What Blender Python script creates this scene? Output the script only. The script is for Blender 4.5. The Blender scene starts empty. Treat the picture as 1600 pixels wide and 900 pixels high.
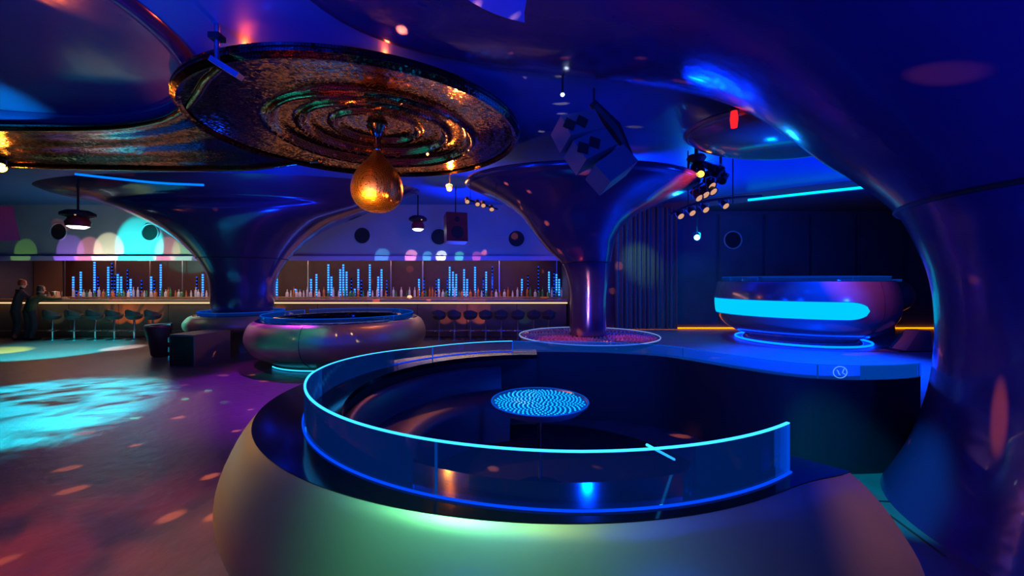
import bpy, bmesh, math, random
from mathutils import Vector, Matrix
random.seed(7)
PI = math.pi
C = bpy.context.scene.collection
sc = bpy.context.scene
# ------------------------------------------------------------------ camera
F, HY, EYE = 640.0, 439.0, 1.75
cam = bpy.data.cameras.new('camera'); cam_o = bpy.data.objects.new('camera', cam); C.objects.link(cam_o)
cam_o.location = (0, 0, EYE); cam_o.rotation_euler = (PI/2, 0, 0)
cam.sensor_width = 36; cam.lens = 36*F/1600; cam.shift_y = -(450-HY)/1600; cam.clip_start = 0.05
sc.camera = cam_o
def P(x, y, D):            # photo pixel at depth D -> world point
    return Vector(((x-800)/F*D, D, EYE-(y-HY)/F*D))
def G(x, y, z):            # photo pixel on the horizontal plane z
    D = (EYE-z)*F/(y-HY); return Vector(((x-800)/F*D, D, z))
# ------------------------------------------------------------------ world, exposure
w = bpy.data.worlds.new('world'); sc.world = w; w.use_nodes = True
w.node_tree.nodes['Background'].inputs[0].default_value = (0.0, 0.02, 0.2, 1)
w.node_tree.nodes['Background'].inputs[1].default_value = 0.1
vs = sc.view_settings; vs.view_transform = 'Standard'; vs.look = 'None'; vs.exposure = 0.0; vs.gamma = 1; vs.use_curve_mapping = False
# ------------------------------------------------------------------ lights
def _gobo(l, dots):
    """pattern wheel: scale, threshold, share of cells lit"""
    l.use_nodes = True; nt = l.node_tree; em = nt.nodes['Emission']
    if dots[0] < 0:      # rippled water effect wheel
        tc = nt.nodes.new('ShaderNodeTexCoord'); mp = nt.nodes.new('ShaderNodeMapping'); mp.inputs['Scale'].default_value = (1, 2.6, 1); nz = nt.nodes.new('ShaderNodeTexNoise')
        nz.inputs['Scale'].default_value = -dots[0]; nz.inputs['Detail'].default_value = 5; nz.inputs['Distortion'].default_value = 1.2
        mr = nt.nodes.new('ShaderNodeMapRange'); mr.inputs[1].default_value = dots[1]; mr.inputs[2].default_value = dots[2]
        nt.links.new(tc.outputs['Normal'], mp.inputs[0]); nt.links.new(mp.outputs[0], nz.inputs['Vector']); nt.links.new(nz.outputs['Fac'], mr.inputs[0]); nt.links.new(mr.outputs[0], em.inputs['Strength']); return
    tc = nt.nodes.new('ShaderNodeTexCoord'); v = nt.nodes.new('ShaderNodeTexVoronoi'); v.inputs['Scale'].default_value = dots[0]
    nt.links.new(tc.outputs['Normal'], v.inputs['Vector'])
    m = nt.nodes.new('ShaderNodeMath'); m.operation = 'LESS_THAN'; m.inputs[1].default_value = dots[1]
    nt.links.new(v.outputs['Distance'], m.inputs[0])
    s = nt.nodes.new('ShaderNodeSeparateColor'); nt.links.new(v.outputs['Color'], s.inputs[0])
    m2 = nt.nodes.new('ShaderNodeMath'); m2.operation = 'LESS_THAN'; m2.inputs[1].default_value = dots[2]; nt.links.new(s.outputs[0], m2.inputs[0])
    m3 = nt.nodes.new('ShaderNodeMath'); m3.operation = 'MULTIPLY'; nt.links.new(m.outputs[0], m3.inputs[0]); nt.links.new(m2.outputs[0], m3.inputs[1])
    nt.links.new(m3.outputs[0], em.inputs['Strength'])
def spot(loc, tgt, col, e, deg, blend=0.6, rad=0.03, dots=None, sx=1.0):
    l = bpy.data.lights.new('spot_lamp', 'SPOT'); o = bpy.data.objects.new('spot_lamp', l); C.objects.link(o)
    o.location = loc; d = Vector(tgt)-Vector(loc); o.rotation_euler = d.to_track_quat('-Z', 'Y').to_euler()
    l.color = col; l.energy = e; l.spot_size = math.radians(deg); l.spot_blend = blend; l.shadow_soft_size = rad
    o.scale = (sx, 1, 1)
    if dots: _gobo(l, dots)
    return o
def point(loc, col, e, rad=0.05, dots=None):
    l = bpy.data.lights.new('point_lamp', 'POINT'); o = bpy.data.objects.new('point_lamp', l); C.objects.link(o)
    o.location = loc; l.color = col; l.energy = e; l.shadow_soft_size = rad
    if dots: _gobo(l, dots)
    return o
def area(loc, tgt, col, e, sx, sy):
    l = bpy.data.lights.new('area_lamp', 'AREA'); o = bpy.data.objects.new('area_lamp', l); C.objects.link(o)
    o.location = loc; d = Vector(tgt)-Vector(loc); o.rotation_euler = d.to_track_quat('-Z', 'Y').to_euler()
    l.color = col; l.energy = e; l.shape = 'RECTANGLE'; l.size = sx; l.size_y = sy
    return o
BLUE = (0.0, 0.06, 1.0); CYAN = (0.0, 0.75, 1.0); ORANGE = (1.0, 0.22, 0.02); RED = (1.0, 0.05, 0.01)
# added blue uplights without fixtures, behind the viewer and about the room
BL = (0.0, 0.035, 1.0)
spot((-1.6, -2.4, 1.7), (-1.6, -0.6, 4.1), BL, 1300, 150, 1, 0.2)
spot((2.4, -2.0, 1.7), (2.6, 0.4, 4.1), BL, 1000, 150, 1, 0.2)
spot((-4.2, 0.6, 2.3), (-3.2, 3.6, 4.1), BL, 700, 120, 1, 0.15)
spot((7.8, 5.0, 1.6), (6.3, 6.5, 4.1), BL, 1100, 140, 1, 0.2)
spot((2.9, 11.2, 2.4), (3.6, 9.0, 4.1), BL, 2000, 104, 1, 0.2)
spot((-1.3, 10.6, 1.9), (-0.8, 10.4, 4.1), BL, 1300, 96, 1, 0.2)
spot((-5.4, 7.9, 2.4), (-5.2, 8.2, 4.1), BL, 250, 140, 1, 0.15)
spot((7.8, 7.6, 2.3), (7.0, 7.9, 4.1), BL, 500, 150, 1, 0.1)
spot((5.2, 8.3, 0.6), (5.0, 6.0, 4.1), (0, 0.2, 1), 220, 60, 0.9, 0.1)
# blue spots put in to edge the columns' sides, no fixtures built
spot((4.6, 6.6, 2.2), (1.8, 7.4, 1.9), BL, 260, 70, 1, 0.1)
spot((-3.2, 10.9, 1.6), (-6.6, 10.5, 2.0), BL, 300, 70, 1, 0.1)
spot((0.2, -0.6, 2.4), (3.4, 1.9, 2.2), BL, 220, 70, 1, 0.1)
# mirror-drop scatter: small orange flecks over ceiling and floor
point((-1.55, 5.75, 2.62), (1.0, 0.20, 0.05), 2200, 0.02, dots=(11.0, 0.17, 0.55))
# colour washes on the dance floor (moving heads in the ceiling)
spot((-8.4, 8.2, 3.7), (-7.1, 5.9, 0), (0.0, 0.68, 0.85), 8500, 45, 0.5, 0.02, dots=(-7, 0.36, 0.60))
spot((-7.6, 8.9, 3.8), (-6.3, 5.8, 0), (0.1, 0.9, 0.5), 1800, 44, 0.4, 0.01, dots=(26, 0.3, 0.18))
spot((-5.4, 9.0, 3.7), (-4.6, 6.6, 0), (0.34, 0.01, 0.8), 1100, 46, 0.8, 0.05)
spot((-5.2, 1.0, 3.8), (-3.5, 2.3, 0), (1.0, 0.06, 0.01), 1300, 40, 0.9, 0.03, dots=(-7, 0.35, 0.7))
spot((-2.5, 2.5, 3.6), (-2.7, 3.6, 0), (0.25, 0.03, 0.25), 50, 70, 1, 0.05)
spot((-9.9, 8.7, 2.7), (-11.5, 10.2, 0), (0.0, 0.85, 0.9), 2800, 50, 0.4, 0.03)
spot((-9.9, 8.7, 2.7), (-10.2, 10.7, 0), (1.0, 0.85, 0.75), 2600, 16, 0.7, 0.02)
spot((-9.9, 8.7, 2.7), (-12.8, 10.3, 0), (0.8, 1.0, 0.0), 6000, 16, 0.7, 0.02)
spot((-9.9, 8.7, 2.7), (-7.6, 10.6, 0), (0.05, 0.7, 0.9), 900, 34, 0.6, 0.02)
# colour patches low on the bulkhead over the bar
for (x, wd, col, e) in [(40, 10, (0.3, 0.9, 0.1), 20), (110, 12, (0.35, 0.15, 0.9), 60), (140, 11, (1.0, 0.3, 0.4), 70), (170, 13, (1.0, 1.0, 0.6), 130),
                        (218, 19, (0.0, 1.0, 0.95), 330), (262, 11, (1.0, 0.3, 0.25), 60), (288, 11, (0.3, 0.9, 0.3), 60),
                        (598, 11, (0.1, 0.5, 1.0), 50), (643, 9, (1.0, 0.35, 0.5), 90), (668, 7, (0.1, 0.6, 1.0), 60), (690, 8, (0.85, 1.0, 0.9), 110), (718, 7, (0.1, 0.9, 0.4), 50), (745, 7, (1, 0.2, 0.2), 30)]:
    t = P(x, 404, 12.6)
    hi = x < 400
    spot((t.x, 11.4, 1.9 if hi else 2.2), (t.x, 12.6, 2.58 if hi else 2.5), col, e*(1.6 if hi else 1.1), wd*(3.0 if hi else 2.1), 0.2, 0.01)
area((-10.5, 11.2, 1.6), (-10.5, 12.9, 3.6), (0.7, 0.85, 0.8), 26, 5, 0.3)
area((-3.0, 11.0, 1.6), (-3.0, 12.9, 3.6), (0.12, 0.2, 1.0), 24, 6, 0.3)
# pod washes
spot((-1.2, 0.9, 3.6), (-0.15, 1.45, 0.6), (0.16, 0.8, 0.45), 750, 30, 0.9, 0.3)
spot((0.2, 0.2, 3.7), (0.5, 1.35, 0.6), (0.5, 0.6, 0.3), 80, 36, 1, 0.3)
spot((-2.0, 0.6, 3.5), (-1.25, 1.95, 0.5), (0.55, 0.45, 0.2), 110, 26, 1, 0.3)
spot((-3.6, 1.2, 3.4), (-1.9, 2.7, 0.7), (1.0, 0.5, 0.12), 520, 34, 0.8, 0.2)
spot((1.0, 1.3, 3.5), (3.03, 2.57, 1.0), (1.0, 0.17, 0.01), 4500, 7.5, 0.8, 0.01, sx=0.2)  # added lamp: long narrow beam stands in for an orange reflection on the column
spot((2.6, 0.2, 3.0), (1.85, 1.75, 0.45), (1.0, 0.36, 0.03), 150, 26, 0.9, 0.03)
spot((-5.6, 6.4, 3.6), (-5.2, 8.1, 0.6), (0.75, 0.03, 0.8), 260, 26, 0.9, 0.03)
spot((-3.0, 5.6, 3.6), (-4.0, 7.6, 0.6), (0.0, 0.7, 0.55), 300, 22, 0.9, 0.03)
spot((-3.2, 5.6, 3.5), (-3.4, 7.6, 0.7), (0.9, 0.6, 0.1), 2600, 26, 0.6, 0.005, dots=(42, 0.22, 0.3))
spot((-7.2, 7.6, 3.6), (-8.0, 9.9, 0.8), (0.8, 0.08, 0.5), 150, 34, 0.9, 0.03)
spot((3.2, 7.4, 2.9), (3.6, 5.6, 3.6), (0, 0.35, 1), 260, 50, 0.9, 0.03)  # added blue lamp that brightens the mirror bulge under the ceiling
spot((5.2, 6.4, 3.5), (7.3, 8.6, 1.4), (1.0, 0.1, 0.05), 600, 26, 0.9, 0.03)
# pod pit
spot((1.0, 2.12, 0.72), (1.3, 4.4, 0.35), BLUE, 110, 120, 0.9, 0.03)
spot((-0.6, 2.35, 0.72), (-0.6, 4.6, 0.4), BLUE, 25, 110, 0.9, 0.03)
spot((0.9, 4.9, 2.4), (0.35, 2.0, 0.4), BLUE, 180, 50, 0.9, 0.05)
# blue glow under the lit booth, floor behind the low wall
spot((6.6, 7.4, 3.7), (5.7, 7.3, 0.3), (0, 0.045, 1), 5000, 74, 0.9, 0.1)
spot((0.6, 2.6, 3.3), (3.0, 3.4, 0), CYAN, 900, 20, 0.6, 0.03)
# curtain, right room, column 2 warm, disc red
spot((2.6, 10.0, 3.7), (3.75, 12.1, 2.4), (0.35, 0.9, 0.45), 120, 26, 0.9, 0.05)
spot((5.0, 10.9, 2.95), (5.6, 12.3, 1.4), (0.0, 0.3, 0.9), 60, 80, 1, 0.05)
spot((0.4, 6.0, 3.5), (0.9, 7.0, 0.75), (1.0, 0.06, 0.02), 400, 24, 0.8, 0.03)
spot((2.4, 6.2, 3.5), (2.1, 7.2, 0.75), (1.0, 0.06, 0.02), 400, 20, 0.8, 0.03)
spot((0.9, 4.6, 1.0), (1.25, 7.0, 1.4), (1.0, 0.35, 0.25), 120, 26, 1, 0.1)
spot((3.3, 6.3, 3.3), (2.4, 7.2, 3.5), (1.0, 0.06, 0.01), 260, 50, 0.8, 0.03)
# warm light on the mosaic and drop
spot((-2.6, 4.3, 2.0), (-2.02, 6.14, 3.05), (1.0, 0.42, 0.06), 1500, 24, 0.5, 0.1)
spot((-2.9, 3.4, 1.1), (-3.3, 5.4, 3.9), (1.0, 0.32, 0.06), 450, 48, 0.9, 0.1)
spot((-7.0, 4.2, 2.6), (-7.3, 5.6, 4.2), (0.0, 0.3, 1.0), 1400, 40, 0.9, 0.05)  # added blue lamp in place of reflected glare in the oval recess
spot((-9.6, 7.6, 3.3), (-7.0, 7.0, 3.9), ORANGE, 45, 110, 0.9, 0.05)
point((-2.75, 4.22, 4.03), (1, 0.08, 0.01), 9, 0.02)
point((-1.35, 4.35, 4.03), (1, 0.10, 0.02), 5, 0.02)
# bar-front washes
for (x, col, e) in [(172, ORANGE, 14), (196, ORANGE, 20), (224, ORANGE, 12), (693, ORANGE, 5), (722, ORANGE, 8), (748, ORANGE, 10), (70, (0.3, 0.4, 0.3), 4), (130, (0.3, 0.35, 0.4), 4), (820, (0.05, 0.3, 0.3), 3)]:
    t = P(x, 500, 12.45)
    spot((t.x, 12.1, 0.06), (t.x, 12.7, 0.8), col, e*3, 50, 0.5, 0.01)

# ------------------------------------------------------------------ materials
def mat(name, col=(0.5, 0.5, 0.5), rough=0.5, metal=0.0, em=None, es=0.0, coat=0.0, bump=None, spec=0.5, var=None):
    m = bpy.data.materials.new(name); m.use_nodes = True; nt = m.node_tree; b = nt.nodes['Principled BSDF']
    b.inputs['Base Color'].default_value = (*col, 1); b.inputs['Roughness'].default_value = rough; b.inputs['Metallic'].default_value = metal
    b.inputs['Coat Weight'].default_value = coat; b.inputs['Specular IOR Level'].default_value = spec
    if em: b.inputs['Emission Color'].default_value = (*em, 1); b.inputs['Emission Strength'].default_value = es
    tc = nt.nodes.new('ShaderNodeTexCoord')
    if var:      # (scale, dark factor)
        n = nt.nodes.new('ShaderNodeTexNoise'); n.inputs['Scale'].default_value = var[0]; n.inputs['Detail'].default_value = 6
        nt.links.new(tc.outputs['Object'], n.inputs['Vector'])
        mx = nt.nodes.new('ShaderNodeMix'); mx.data_type = 'RGBA'; nt.links.new(n.outputs['Fac'], mx.inputs[0])
        mx.inputs[6].default_value = (*[c*var[1] for c in col], 1); mx.inputs[7].default_value = (*col, 1)
        nt.links.new(mx.outputs[2], b.inputs['Base Color'])
    if bump:     # (scale, strength, distance)
        n2 = nt.nodes.new('ShaderNodeTexNoise'); n2.inputs['Scale'].default_value = bump[0]; n2.inputs['Detail'].default_value = 4
        nt.links.new(tc.outputs['Object'], n2.inputs['Vector'])
        bp = nt.nodes.new('ShaderNodeBump'); bp.inputs['Strength'].default_value = bump[1]; bp.inputs['Distance'].default_value = bump[2]
        nt.links.new(n2.outputs['Fac'], bp.inputs['Height']); nt.links.new(bp.outputs[0], b.inputs['Normal'])
    return m
def emis(name, col, s):
    m = bpy.data.materials.new(name); m.use_nodes = True; nt = m.node_tree; nt.nodes.remove(nt.nodes['Principled BSDF'])
    e = nt.nodes.new('ShaderNodeEmission'); e.inputs[0].default_value = (*col, 1); e.inputs[1].default_value = s
    nt.links.new(e.outputs[0], nt.nodes['Material Output'].inputs[0]); return m
def glass_mat(name, tint, haze, hazecol):
    m = bpy.data.materials.new(name); m.use_nodes = True; nt = m.node_tree; nt.nodes.remove(nt.nodes['Principled BSDF'])
    t = nt.nodes.new('ShaderNodeBsdfTransparent'); t.inputs[0].default_value = (*tint, 1)
    g = nt.nodes.new('ShaderNodeBsdfGlossy'); g.inputs['Roughness'].default_value = 0.03
    d = nt.nodes.new('ShaderNodeBsdfTranslucent'); d.inputs[0].default_value = (*hazecol, 1)
    e = nt.nodes.new('ShaderNodeEmission'); e.inputs[0].default_value = (*hazecol, 1); e.inputs[1].default_value = 1.0   # emission stands in for edge light scattered in the acrylic
    fr = nt.nodes.new('ShaderNodeFresnel'); fr.inputs[0].default_value = 1.45
    m1 = nt.nodes.new('ShaderNodeMixShader'); nt.links.new(fr.outputs[0], m1.inputs[0]); nt.links.new(t.outputs[0], m1.inputs[1]); nt.links.new(g.outputs[0], m1.inputs[2])
    m2 = nt.nodes.new('ShaderNodeMixShader'); m2.inputs[0].default_value = haze; nt.links.new(m1.outputs[0], m2.inputs[1]); nt.links.new(e.outputs[0], m2.inputs[2])
    nt.links.new(m2.outputs[0], nt.nodes['Material Output'].inputs[0]); return m
M = {}
M['ceiling'] = mat('blue ceiling satin lacquer', (0.035, 0.16, 0.48), 0.38, 0.25, var=(0.8, 0.75))
M['canopy'] = mat('canopy dark violet lacquer', (0.11, 0.085, 0.20), 0.2, 0.6, coat=0.25, bump=(1.3, 0.12, 0.05), var=(1.5, 0.7))
M['near_canopy'] = mat('near canopy blue lacquer', (0.07, 0.05, 0.30), 0.2, 0.6, coat=0.15, bump=(1.1, 0.3, 0.09), var=(1.2, 0.7))
M['floor'] = mat('resin floor', (0.17, 0.155, 0.17), 0.32, 0.0, bump=(9, 0.35, 0.02), var=(3.5, 0.45), spec=0.6)
M['plat'] = mat('platform resin', (0.3, 0.26, 0.26), 0.42, 0.0, bump=(7, 0.2, 0.01), var=(4, 0.6))
M['wall'] = mat('painted wall', (0.42, 0.40, 0.42), 0.55, var=(1.2, 0.7))
M['dark_wall'] = mat('dark wall', (0.10, 0.10, 0.13), 0.6, var=(2, 0.5))
M['curtain'] = mat('curtain', (0.12, 0.14, 0.14), 0.8, bump=(30, 0.2, 0.01))
M['black'] = mat('black gloss', (0.004, 0.004, 0.006), 0.1, spec=0.35)
M['black_matt'] = mat('black matt', (0.010, 0.010, 0.013), 0.6)
M['leather'] = mat('black leather', (0.07, 0.07, 0.08), 0.38, bump=(60, 0.2, 0.004))
M['pod'] = mat('brushed pearl pod', (0.50, 0.48, 0.24), 0.40, 0.65, bump=(5, 0.06, 0.02), var=(2.2, 0.75))
M['pod_dark'] = mat('dark mirror pod', (0.30, 0.25, 0.27), 0.16, 0.6, coat=0.3, bump=(2, 0.05, 0.03))
M['recess'] = mat('dark mirror membrane', (0.34, 0.12, 0.2), 0.2, 0.5, bump=(0.8, 0.25, 0.08))
M['chrome'] = mat('chrome', (0.7, 0.7, 0.72), 0.12, 1.0)
M['steel'] = mat('brushed steel', (0.45, 0.45, 0.48), 0.35, 1.0)
M['wood'] = mat('dark reddish panelling', (0.06, 0.02, 0.014), 0.45, var=(6, 0.5), em=(0.22, 0.05, 0.03), es=0.0)
M['barfront'] = mat('bar front', (0.20, 0.13, 0.09), 0.5, var=(3, 0.6))
M['counter'] = mat('bar counter', (0.45, 0.28, 0.16), 0.25, var=(5, 0.7))
M['lip'] = mat('purple soffit lip', (0.5, 0.38, 0.6), 0.4)
M['speaker'] = mat('speaker cabinet', (0.16, 0.15, 0.16), 0.5)
M['redbox'] = mat('red speaker cabinet', (0.30, 0.02, 0.02), 0.35)
M['grille'] = mat('black grille', (0.01, 0.01, 0.012), 0.7)
M['white_box'] = mat('pale grey cabinet', (0.35, 0.36, 0.42), 0.4)
M['glass'] = glass_mat('edge-lit acrylic', (0.72, 0.82, 1.0), 0.028, (0.0, 0.10, 0.75))
M['glass_pod'] = glass_mat('clear edge-lit acrylic', (0.7, 0.8, 1.0), 0.05, (0.0, 0.10, 0.75))
M['glass_far'] = glass_mat('edge-lit acrylic, frosted foot', (0.6, 0.75, 1.0), 0.13, (0.0, 0.11, 0.75))
M['joint'] = emis('faint joint', (0.0, 0.08, 0.5), 0.5)
M['led_cyan'] = emis('cyan edge', (0.03, 0.42, 1.0), 2.3)
M['led_blue'] = emis('blue edge', (0.0, 0.06, 1.0), 1.1)
M['rodglow'] = emis('rod glow', (0.0, 0.03, 0.6), 0.6)
M['led_rim'] = emis('soft blue edge', (0.0, 0.10, 0.9), 0.8)
M['led_col'] = emis('back bar leds', (0.0, 0.08, 1.0), 1.6)
M['led_colh'] = emis('back bar led cores', (0.03, 0.25, 1.0), 2.6)
M['tube'] = emis('warm bar light line', (1.0, 0.62, 0.32), 1.6)
M['amber'] = emis('amber skirting light', (1.0, 0.20, 0.0), 3.0)
M['slot'] = emis('cyan window', (0.0, 0.62, 1.0), 1.0)
M['lens_white'] = emis('white lens', (0.8, 1.0, 1.0), 8)
M['lens_orange'] = emis('orange lens', (1.0, 0.35, 0.03), 30)
M['lens_yellow'] = emis('amber lens', (1.0, 0.42, 0.04), 5)
M['lens_cyan'] = emis('cyan lens', (0.1, 0.65, 1.0), 40)
M['lens_pink'] = emis('pale lens', (1.0, 0.5, 0.3), 0.7)
M['tray_glow'] = emis('tray backlight', (0.0, 0.20, 0.9), 0.8)
M['skin'] = mat('skin', (0.55, 0.28, 0.18), 0.5)
M['cloth_green'] = mat('dark green jacket', (0.03, 0.05, 0.02), 0.8, bump=(40, 0.3, 0.01))
M['cloth_dark'] = mat('dark purple clothes', (0.025, 0.015, 0.035), 0.8, bump=(40, 0.3, 0.01))
M['hair_red'] = mat('auburn hair', (0.25, 0.03, 0.01), 0.5); M['hair_dark'] = mat('dark hair', (0.02, 0.015, 0.012), 0.5)
def bottle_mat(n, c):
    m = mat(n, c, 0.08, 0.0, coat=0.5); m.node_tree.nodes['Principled BSDF'].inputs['Transmission Weight'].default_value = 0.4; return m
M['b_amber'] = bottle_mat('amber bottle', (0.6, 0.2, 0.04)); M['b_clear'] = bottle_mat('clear bottle', (0.7, 0.8, 0.9)); M['b_green'] = bottle_mat('green bottle', (0.05, 0.3, 0.1))
# mirror mosaic: every little tile tilts its own way
def mosaic(name, col, scale, amt, rough=0.12):
    m = bpy.data.materials.new(name); m.use_nodes = True; nt = m.node_tree; b = nt.nodes['Principled BSDF']
    b.inputs['Metallic'].default_value = 1; b.inputs['Roughness'].default_value = rough
    tc = nt.nodes.new('ShaderNodeTexCoord'); v = nt.nodes.new('ShaderNodeTexVoronoi'); v.inputs['Scale'].default_value = scale; v.inputs['Randomness'].default_value = 0.35
    nt.links.new(tc.outputs['Object'], v.inputs['Vector'])
    sub = nt.nodes.new('ShaderNodeVectorMath'); sub.operation = 'SUBTRACT'; nt.links.new(v.outputs['Color'], sub.inputs[0]); sub.inputs[1].default_value = (0.5, 0.5, 0.5)
    scl = nt.nodes.new('ShaderNodeVectorMath'); scl.operation = 'SCALE'; nt.links.new(sub.outputs[0], scl.inputs[0]); scl.inputs['Scale'].default_value = amt
    g = nt.nodes.new('ShaderNodeNewGeometry'); ad = nt.nodes.new('ShaderNodeVectorMath'); nt.links.new(g.outputs['Normal'], ad.inputs[0]); nt.links.new(scl.outputs[0], ad.inputs[1])
    nm = nt.nodes.new('ShaderNodeVectorMath'); nm.operation = 'NORMALIZE'; nt.links.new(ad.outputs[0], nm.inputs[0]); nt.links.new(nm.outputs[0], b.inputs['Normal'])
    v2 = nt.nodes.new('ShaderNodeTexVoronoi'); v2.feature = 'DISTANCE_TO_EDGE'; v2.inputs['Scale'].default_value = scale; v2.inputs['Randomness'].default_value = 0.35
    nt.links.new(tc.outputs['Object'], v2.inputs['Vector'])
    lt = nt.nodes.new('ShaderNodeMath'); lt.operation = 'LESS_THAN'; lt.inputs[1].default_value = 0.07; nt.links.new(v2.outputs['Distance'], lt.inputs[0])
    mx = nt.nodes.new('ShaderNodeMix'); mx.data_type = 'RGBA'; nt.links.new(lt.outputs[0], mx.inputs[0])
    mx.inputs[6].default_value = (*col, 1); mx.inputs[7].default_value = (*[c*0.08 for c in col], 1); nt.links.new(mx.outputs[2], b.inputs['Base Color'])
    return m
M['mosaic'] = mosaic('gold mirror mosaic', (0.70, 0.40, 0.18), 34, 0.11, 0.14)
M['mosaic_dark'] = mosaic('smoky mirror mosaic', (0.34, 0.20, 0.15), 34, 0.10, 0.14)
M['drop'] = mosaic('gold drop mosaic', (1.0, 0.45, 0.05), 46, 0.2, 0.36)

# ------------------------------------------------------------------ mesh helpers
def link(name, verts, faces, m, parent=None, smooth=False, mats=None, midx=None):
    me = bpy.data.meshes.new(name); me.from_pydata([tuple(v) for v in verts], [], faces); me.update()
    for mm in ([m] if mats is None else mats): me.materials.append(mm)
    if midx: me.polygons.foreach_set('material_index', midx)
    if smooth: me.polygons.foreach_set('use_smooth', [True]*len(me.polygons))
    o = bpy.data.objects.new(name, me); C.objects.link(o)
    if parent: o.parent = parent
    return o
class MB:
    def __init__(s): s.v = []; s.f = []
    def add(s, vs, fs):
        n = len(s.v); s.v += [tuple(v) for v in vs]; s.f += [tuple(i+n for i in f) for f in fs]; return s
    def box(s, c, d, rz=0.0, rx=0.0, mtx=None, taper=1.0):
        R = mtx or (Matrix.Rotation(rz, 3, 'Z') @ Matrix.Rotation(rx, 3, 'X')); vs = []
        for z in (-.5, .5):
            k = taper if z > 0 else 1
            for x, y in ((-.5, -.5), (.5, -.5), (.5, .5), (-.5, .5)): vs.append(Vector(c)+R @ Vector((x*d[0]*k, y*d[1]*k, z*d[2])))
        return s.add(vs, [(3, 2, 1, 0), (4, 5, 6, 7), (0, 1, 5, 4), (1, 2, 6, 5), (2, 3, 7, 6), (3, 0, 4, 7)])
    def lathe(s, prof, n=24, c=(0, 0, 0), mtx=None, cap=True):
        vs = []; fs = []
        for r, z in prof:
            for i in range(n):
                a = 2*PI*i/n; p = Vector((r*math.cos(a), r*math.sin(a), z)); vs.append(Vector(c)+(mtx @ p if mtx else p))
        for j in range(len(prof)-1):
            for i in range(n): k = (i+1) % n; fs.append((j*n+i, j*n+k, (j+1)*n+k, (j+1)*n+i))
        if cap:
            if prof[0][0] > 1e-4: fs.append(tuple(range(n))[::-1])
            if prof[-1][0] > 1e-4: fs.append(tuple((len(prof)-1)*n+i for i in range(n)))
        return s.add(vs, fs)
    def tube(s, pts, r, n=8, closed=False):
        pts = [Vector(p) for p in pts]; vs = []; fs = []; N = len(pts); up = None
        for i, p in enumerate(pts):
            a = pts[(i-1) % N] if (closed or i > 0) else p; b = pts[(i+1) % N] if (closed or i < N-1) else p
            t = (b-a).normalized()
            if up is None: up = Vector((0, 0, 1)) if abs(t.z) < 0.9 else Vector((1, 0, 0))
            sd = t.cross(up).normalized(); up = sd.cross(t).normalized(); rr = r[i] if isinstance(r, (list, tuple)) else r
            for k in range(n): an = 2*PI*k/n; vs.append(p+sd*math.cos(an)*rr+up*math.sin(an)*rr)
        for i in range(N if closed else N-1):
            j = (i+1) % N
            for k in range(n): l = (k+1) % n; fs.append((i*n+k, i*n+l, j*n+l, j*n+k))
        if not closed: fs += [tuple(range(n))[::-1], tuple((N-1)*n+k for k in range(n))]
        return s.add(vs, fs)
    def sweep(s, path, sect, closed=False):
        """sect(i) -> closed list of (offset, z): offset positive to the right-hand side of travel"""
        N = len(path); vs = []; fs = []; n = None
        for i, p in enumerate(path):
            a = path[(i-1) % N] if (closed or i > 0) else p; b = path[(i+1) % N] if (closed or i < N-1) else p
            t = Vector((b[0]-a[0], b[1]-a[1])).normalized(); nr = Vector((t.y, -t.x)); q = sect(i); n = len(q)
            for o_, z in q: vs.append((p[0]+nr.x*o_, p[1]+nr.y*o_, z))
        for i in range(N if closed else N-1):
            j = (i+1) % N
            for k in range(n): l = (k+1) % n; fs.append((i*n+k, j*n+k, j*n+l, i*n+l))
        if not closed: fs += [tuple(range(n)), tuple((N-1)*n+k for k in range(n))[::-1]]
        return s.add(vs, fs)
    def build(s, name, m, parent=None, smooth=False): 
        o = link(name, s.v, s.f, m, parent, smooth)
        if smooth:
            try: o.data.set_sharp_from_angle(angle=math.radians(40))
            except Exception: pass
        return o
def empty(name, loc=(0, 0, 0), rz=0.0):
    o = bpy.data.objects.new(name, None); C.objects.link(o); o.location = loc; o.rotation_euler = (0, 0, rz); o.empty_display_size = 0.1; return o
def tag(o, label, cat, group=None):
    o['label'] = label; o['category'] = cat
    if group: o['group'] = group
    return o
def struct(o): o['kind'] = 'structure'; return o
def stuff(o): o['kind'] = 'stuff'; return o
def copy_tree(o, parent=None):
    c = o.copy(); C.objects.link(c); c.parent = parent
    for ch in list(o.children): copy_tree(ch, c)
    return c
def catmull(pts, k=8, closed=False):
    out = []; N = len(pts)
    rng = range(N if closed else N-1)
    for i in rng:
        p0 = Vector(pts[(i-1) % N] if closed or i > 0 else pts[0]); p1 = Vector(pts[i]); p2 = Vector(pts[(i+1) % N]); p3 = Vector(pts[(i+2) % N] if closed or i+2 < N else pts[-1])
        for j in range(k):
            t = j/k; out.append(0.5*((2*p1)+(-p0+p2)*t+(2*p0-5*p1+4*p2-p3)*t*t+(-p0+3*p1-3*p2+p3)*t*t*t))
    if not closed: out.append(Vector(pts[-1]))
    return out
ORD = ['first', 'second', 'third', 'fourth', 'fifth', 'sixth', 'seventh', 'eighth', 'ninth', 'tenth', 'eleventh', 'twelfth', 'thirteenth', 'fourteenth', 'fifteenth', 'sixteenth', 'seventeenth', 'eighteenth', 'nineteenth', 'twentieth', 'twenty-first', 'twenty-second', 'twenty-third', 'twenty-fourth', 'twenty-fifth', 'twenty-sixth']
CEIL = 4.1
X0, X1, Y0, Y1 = -17.0, 13.0, -4.0, 14.6
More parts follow.
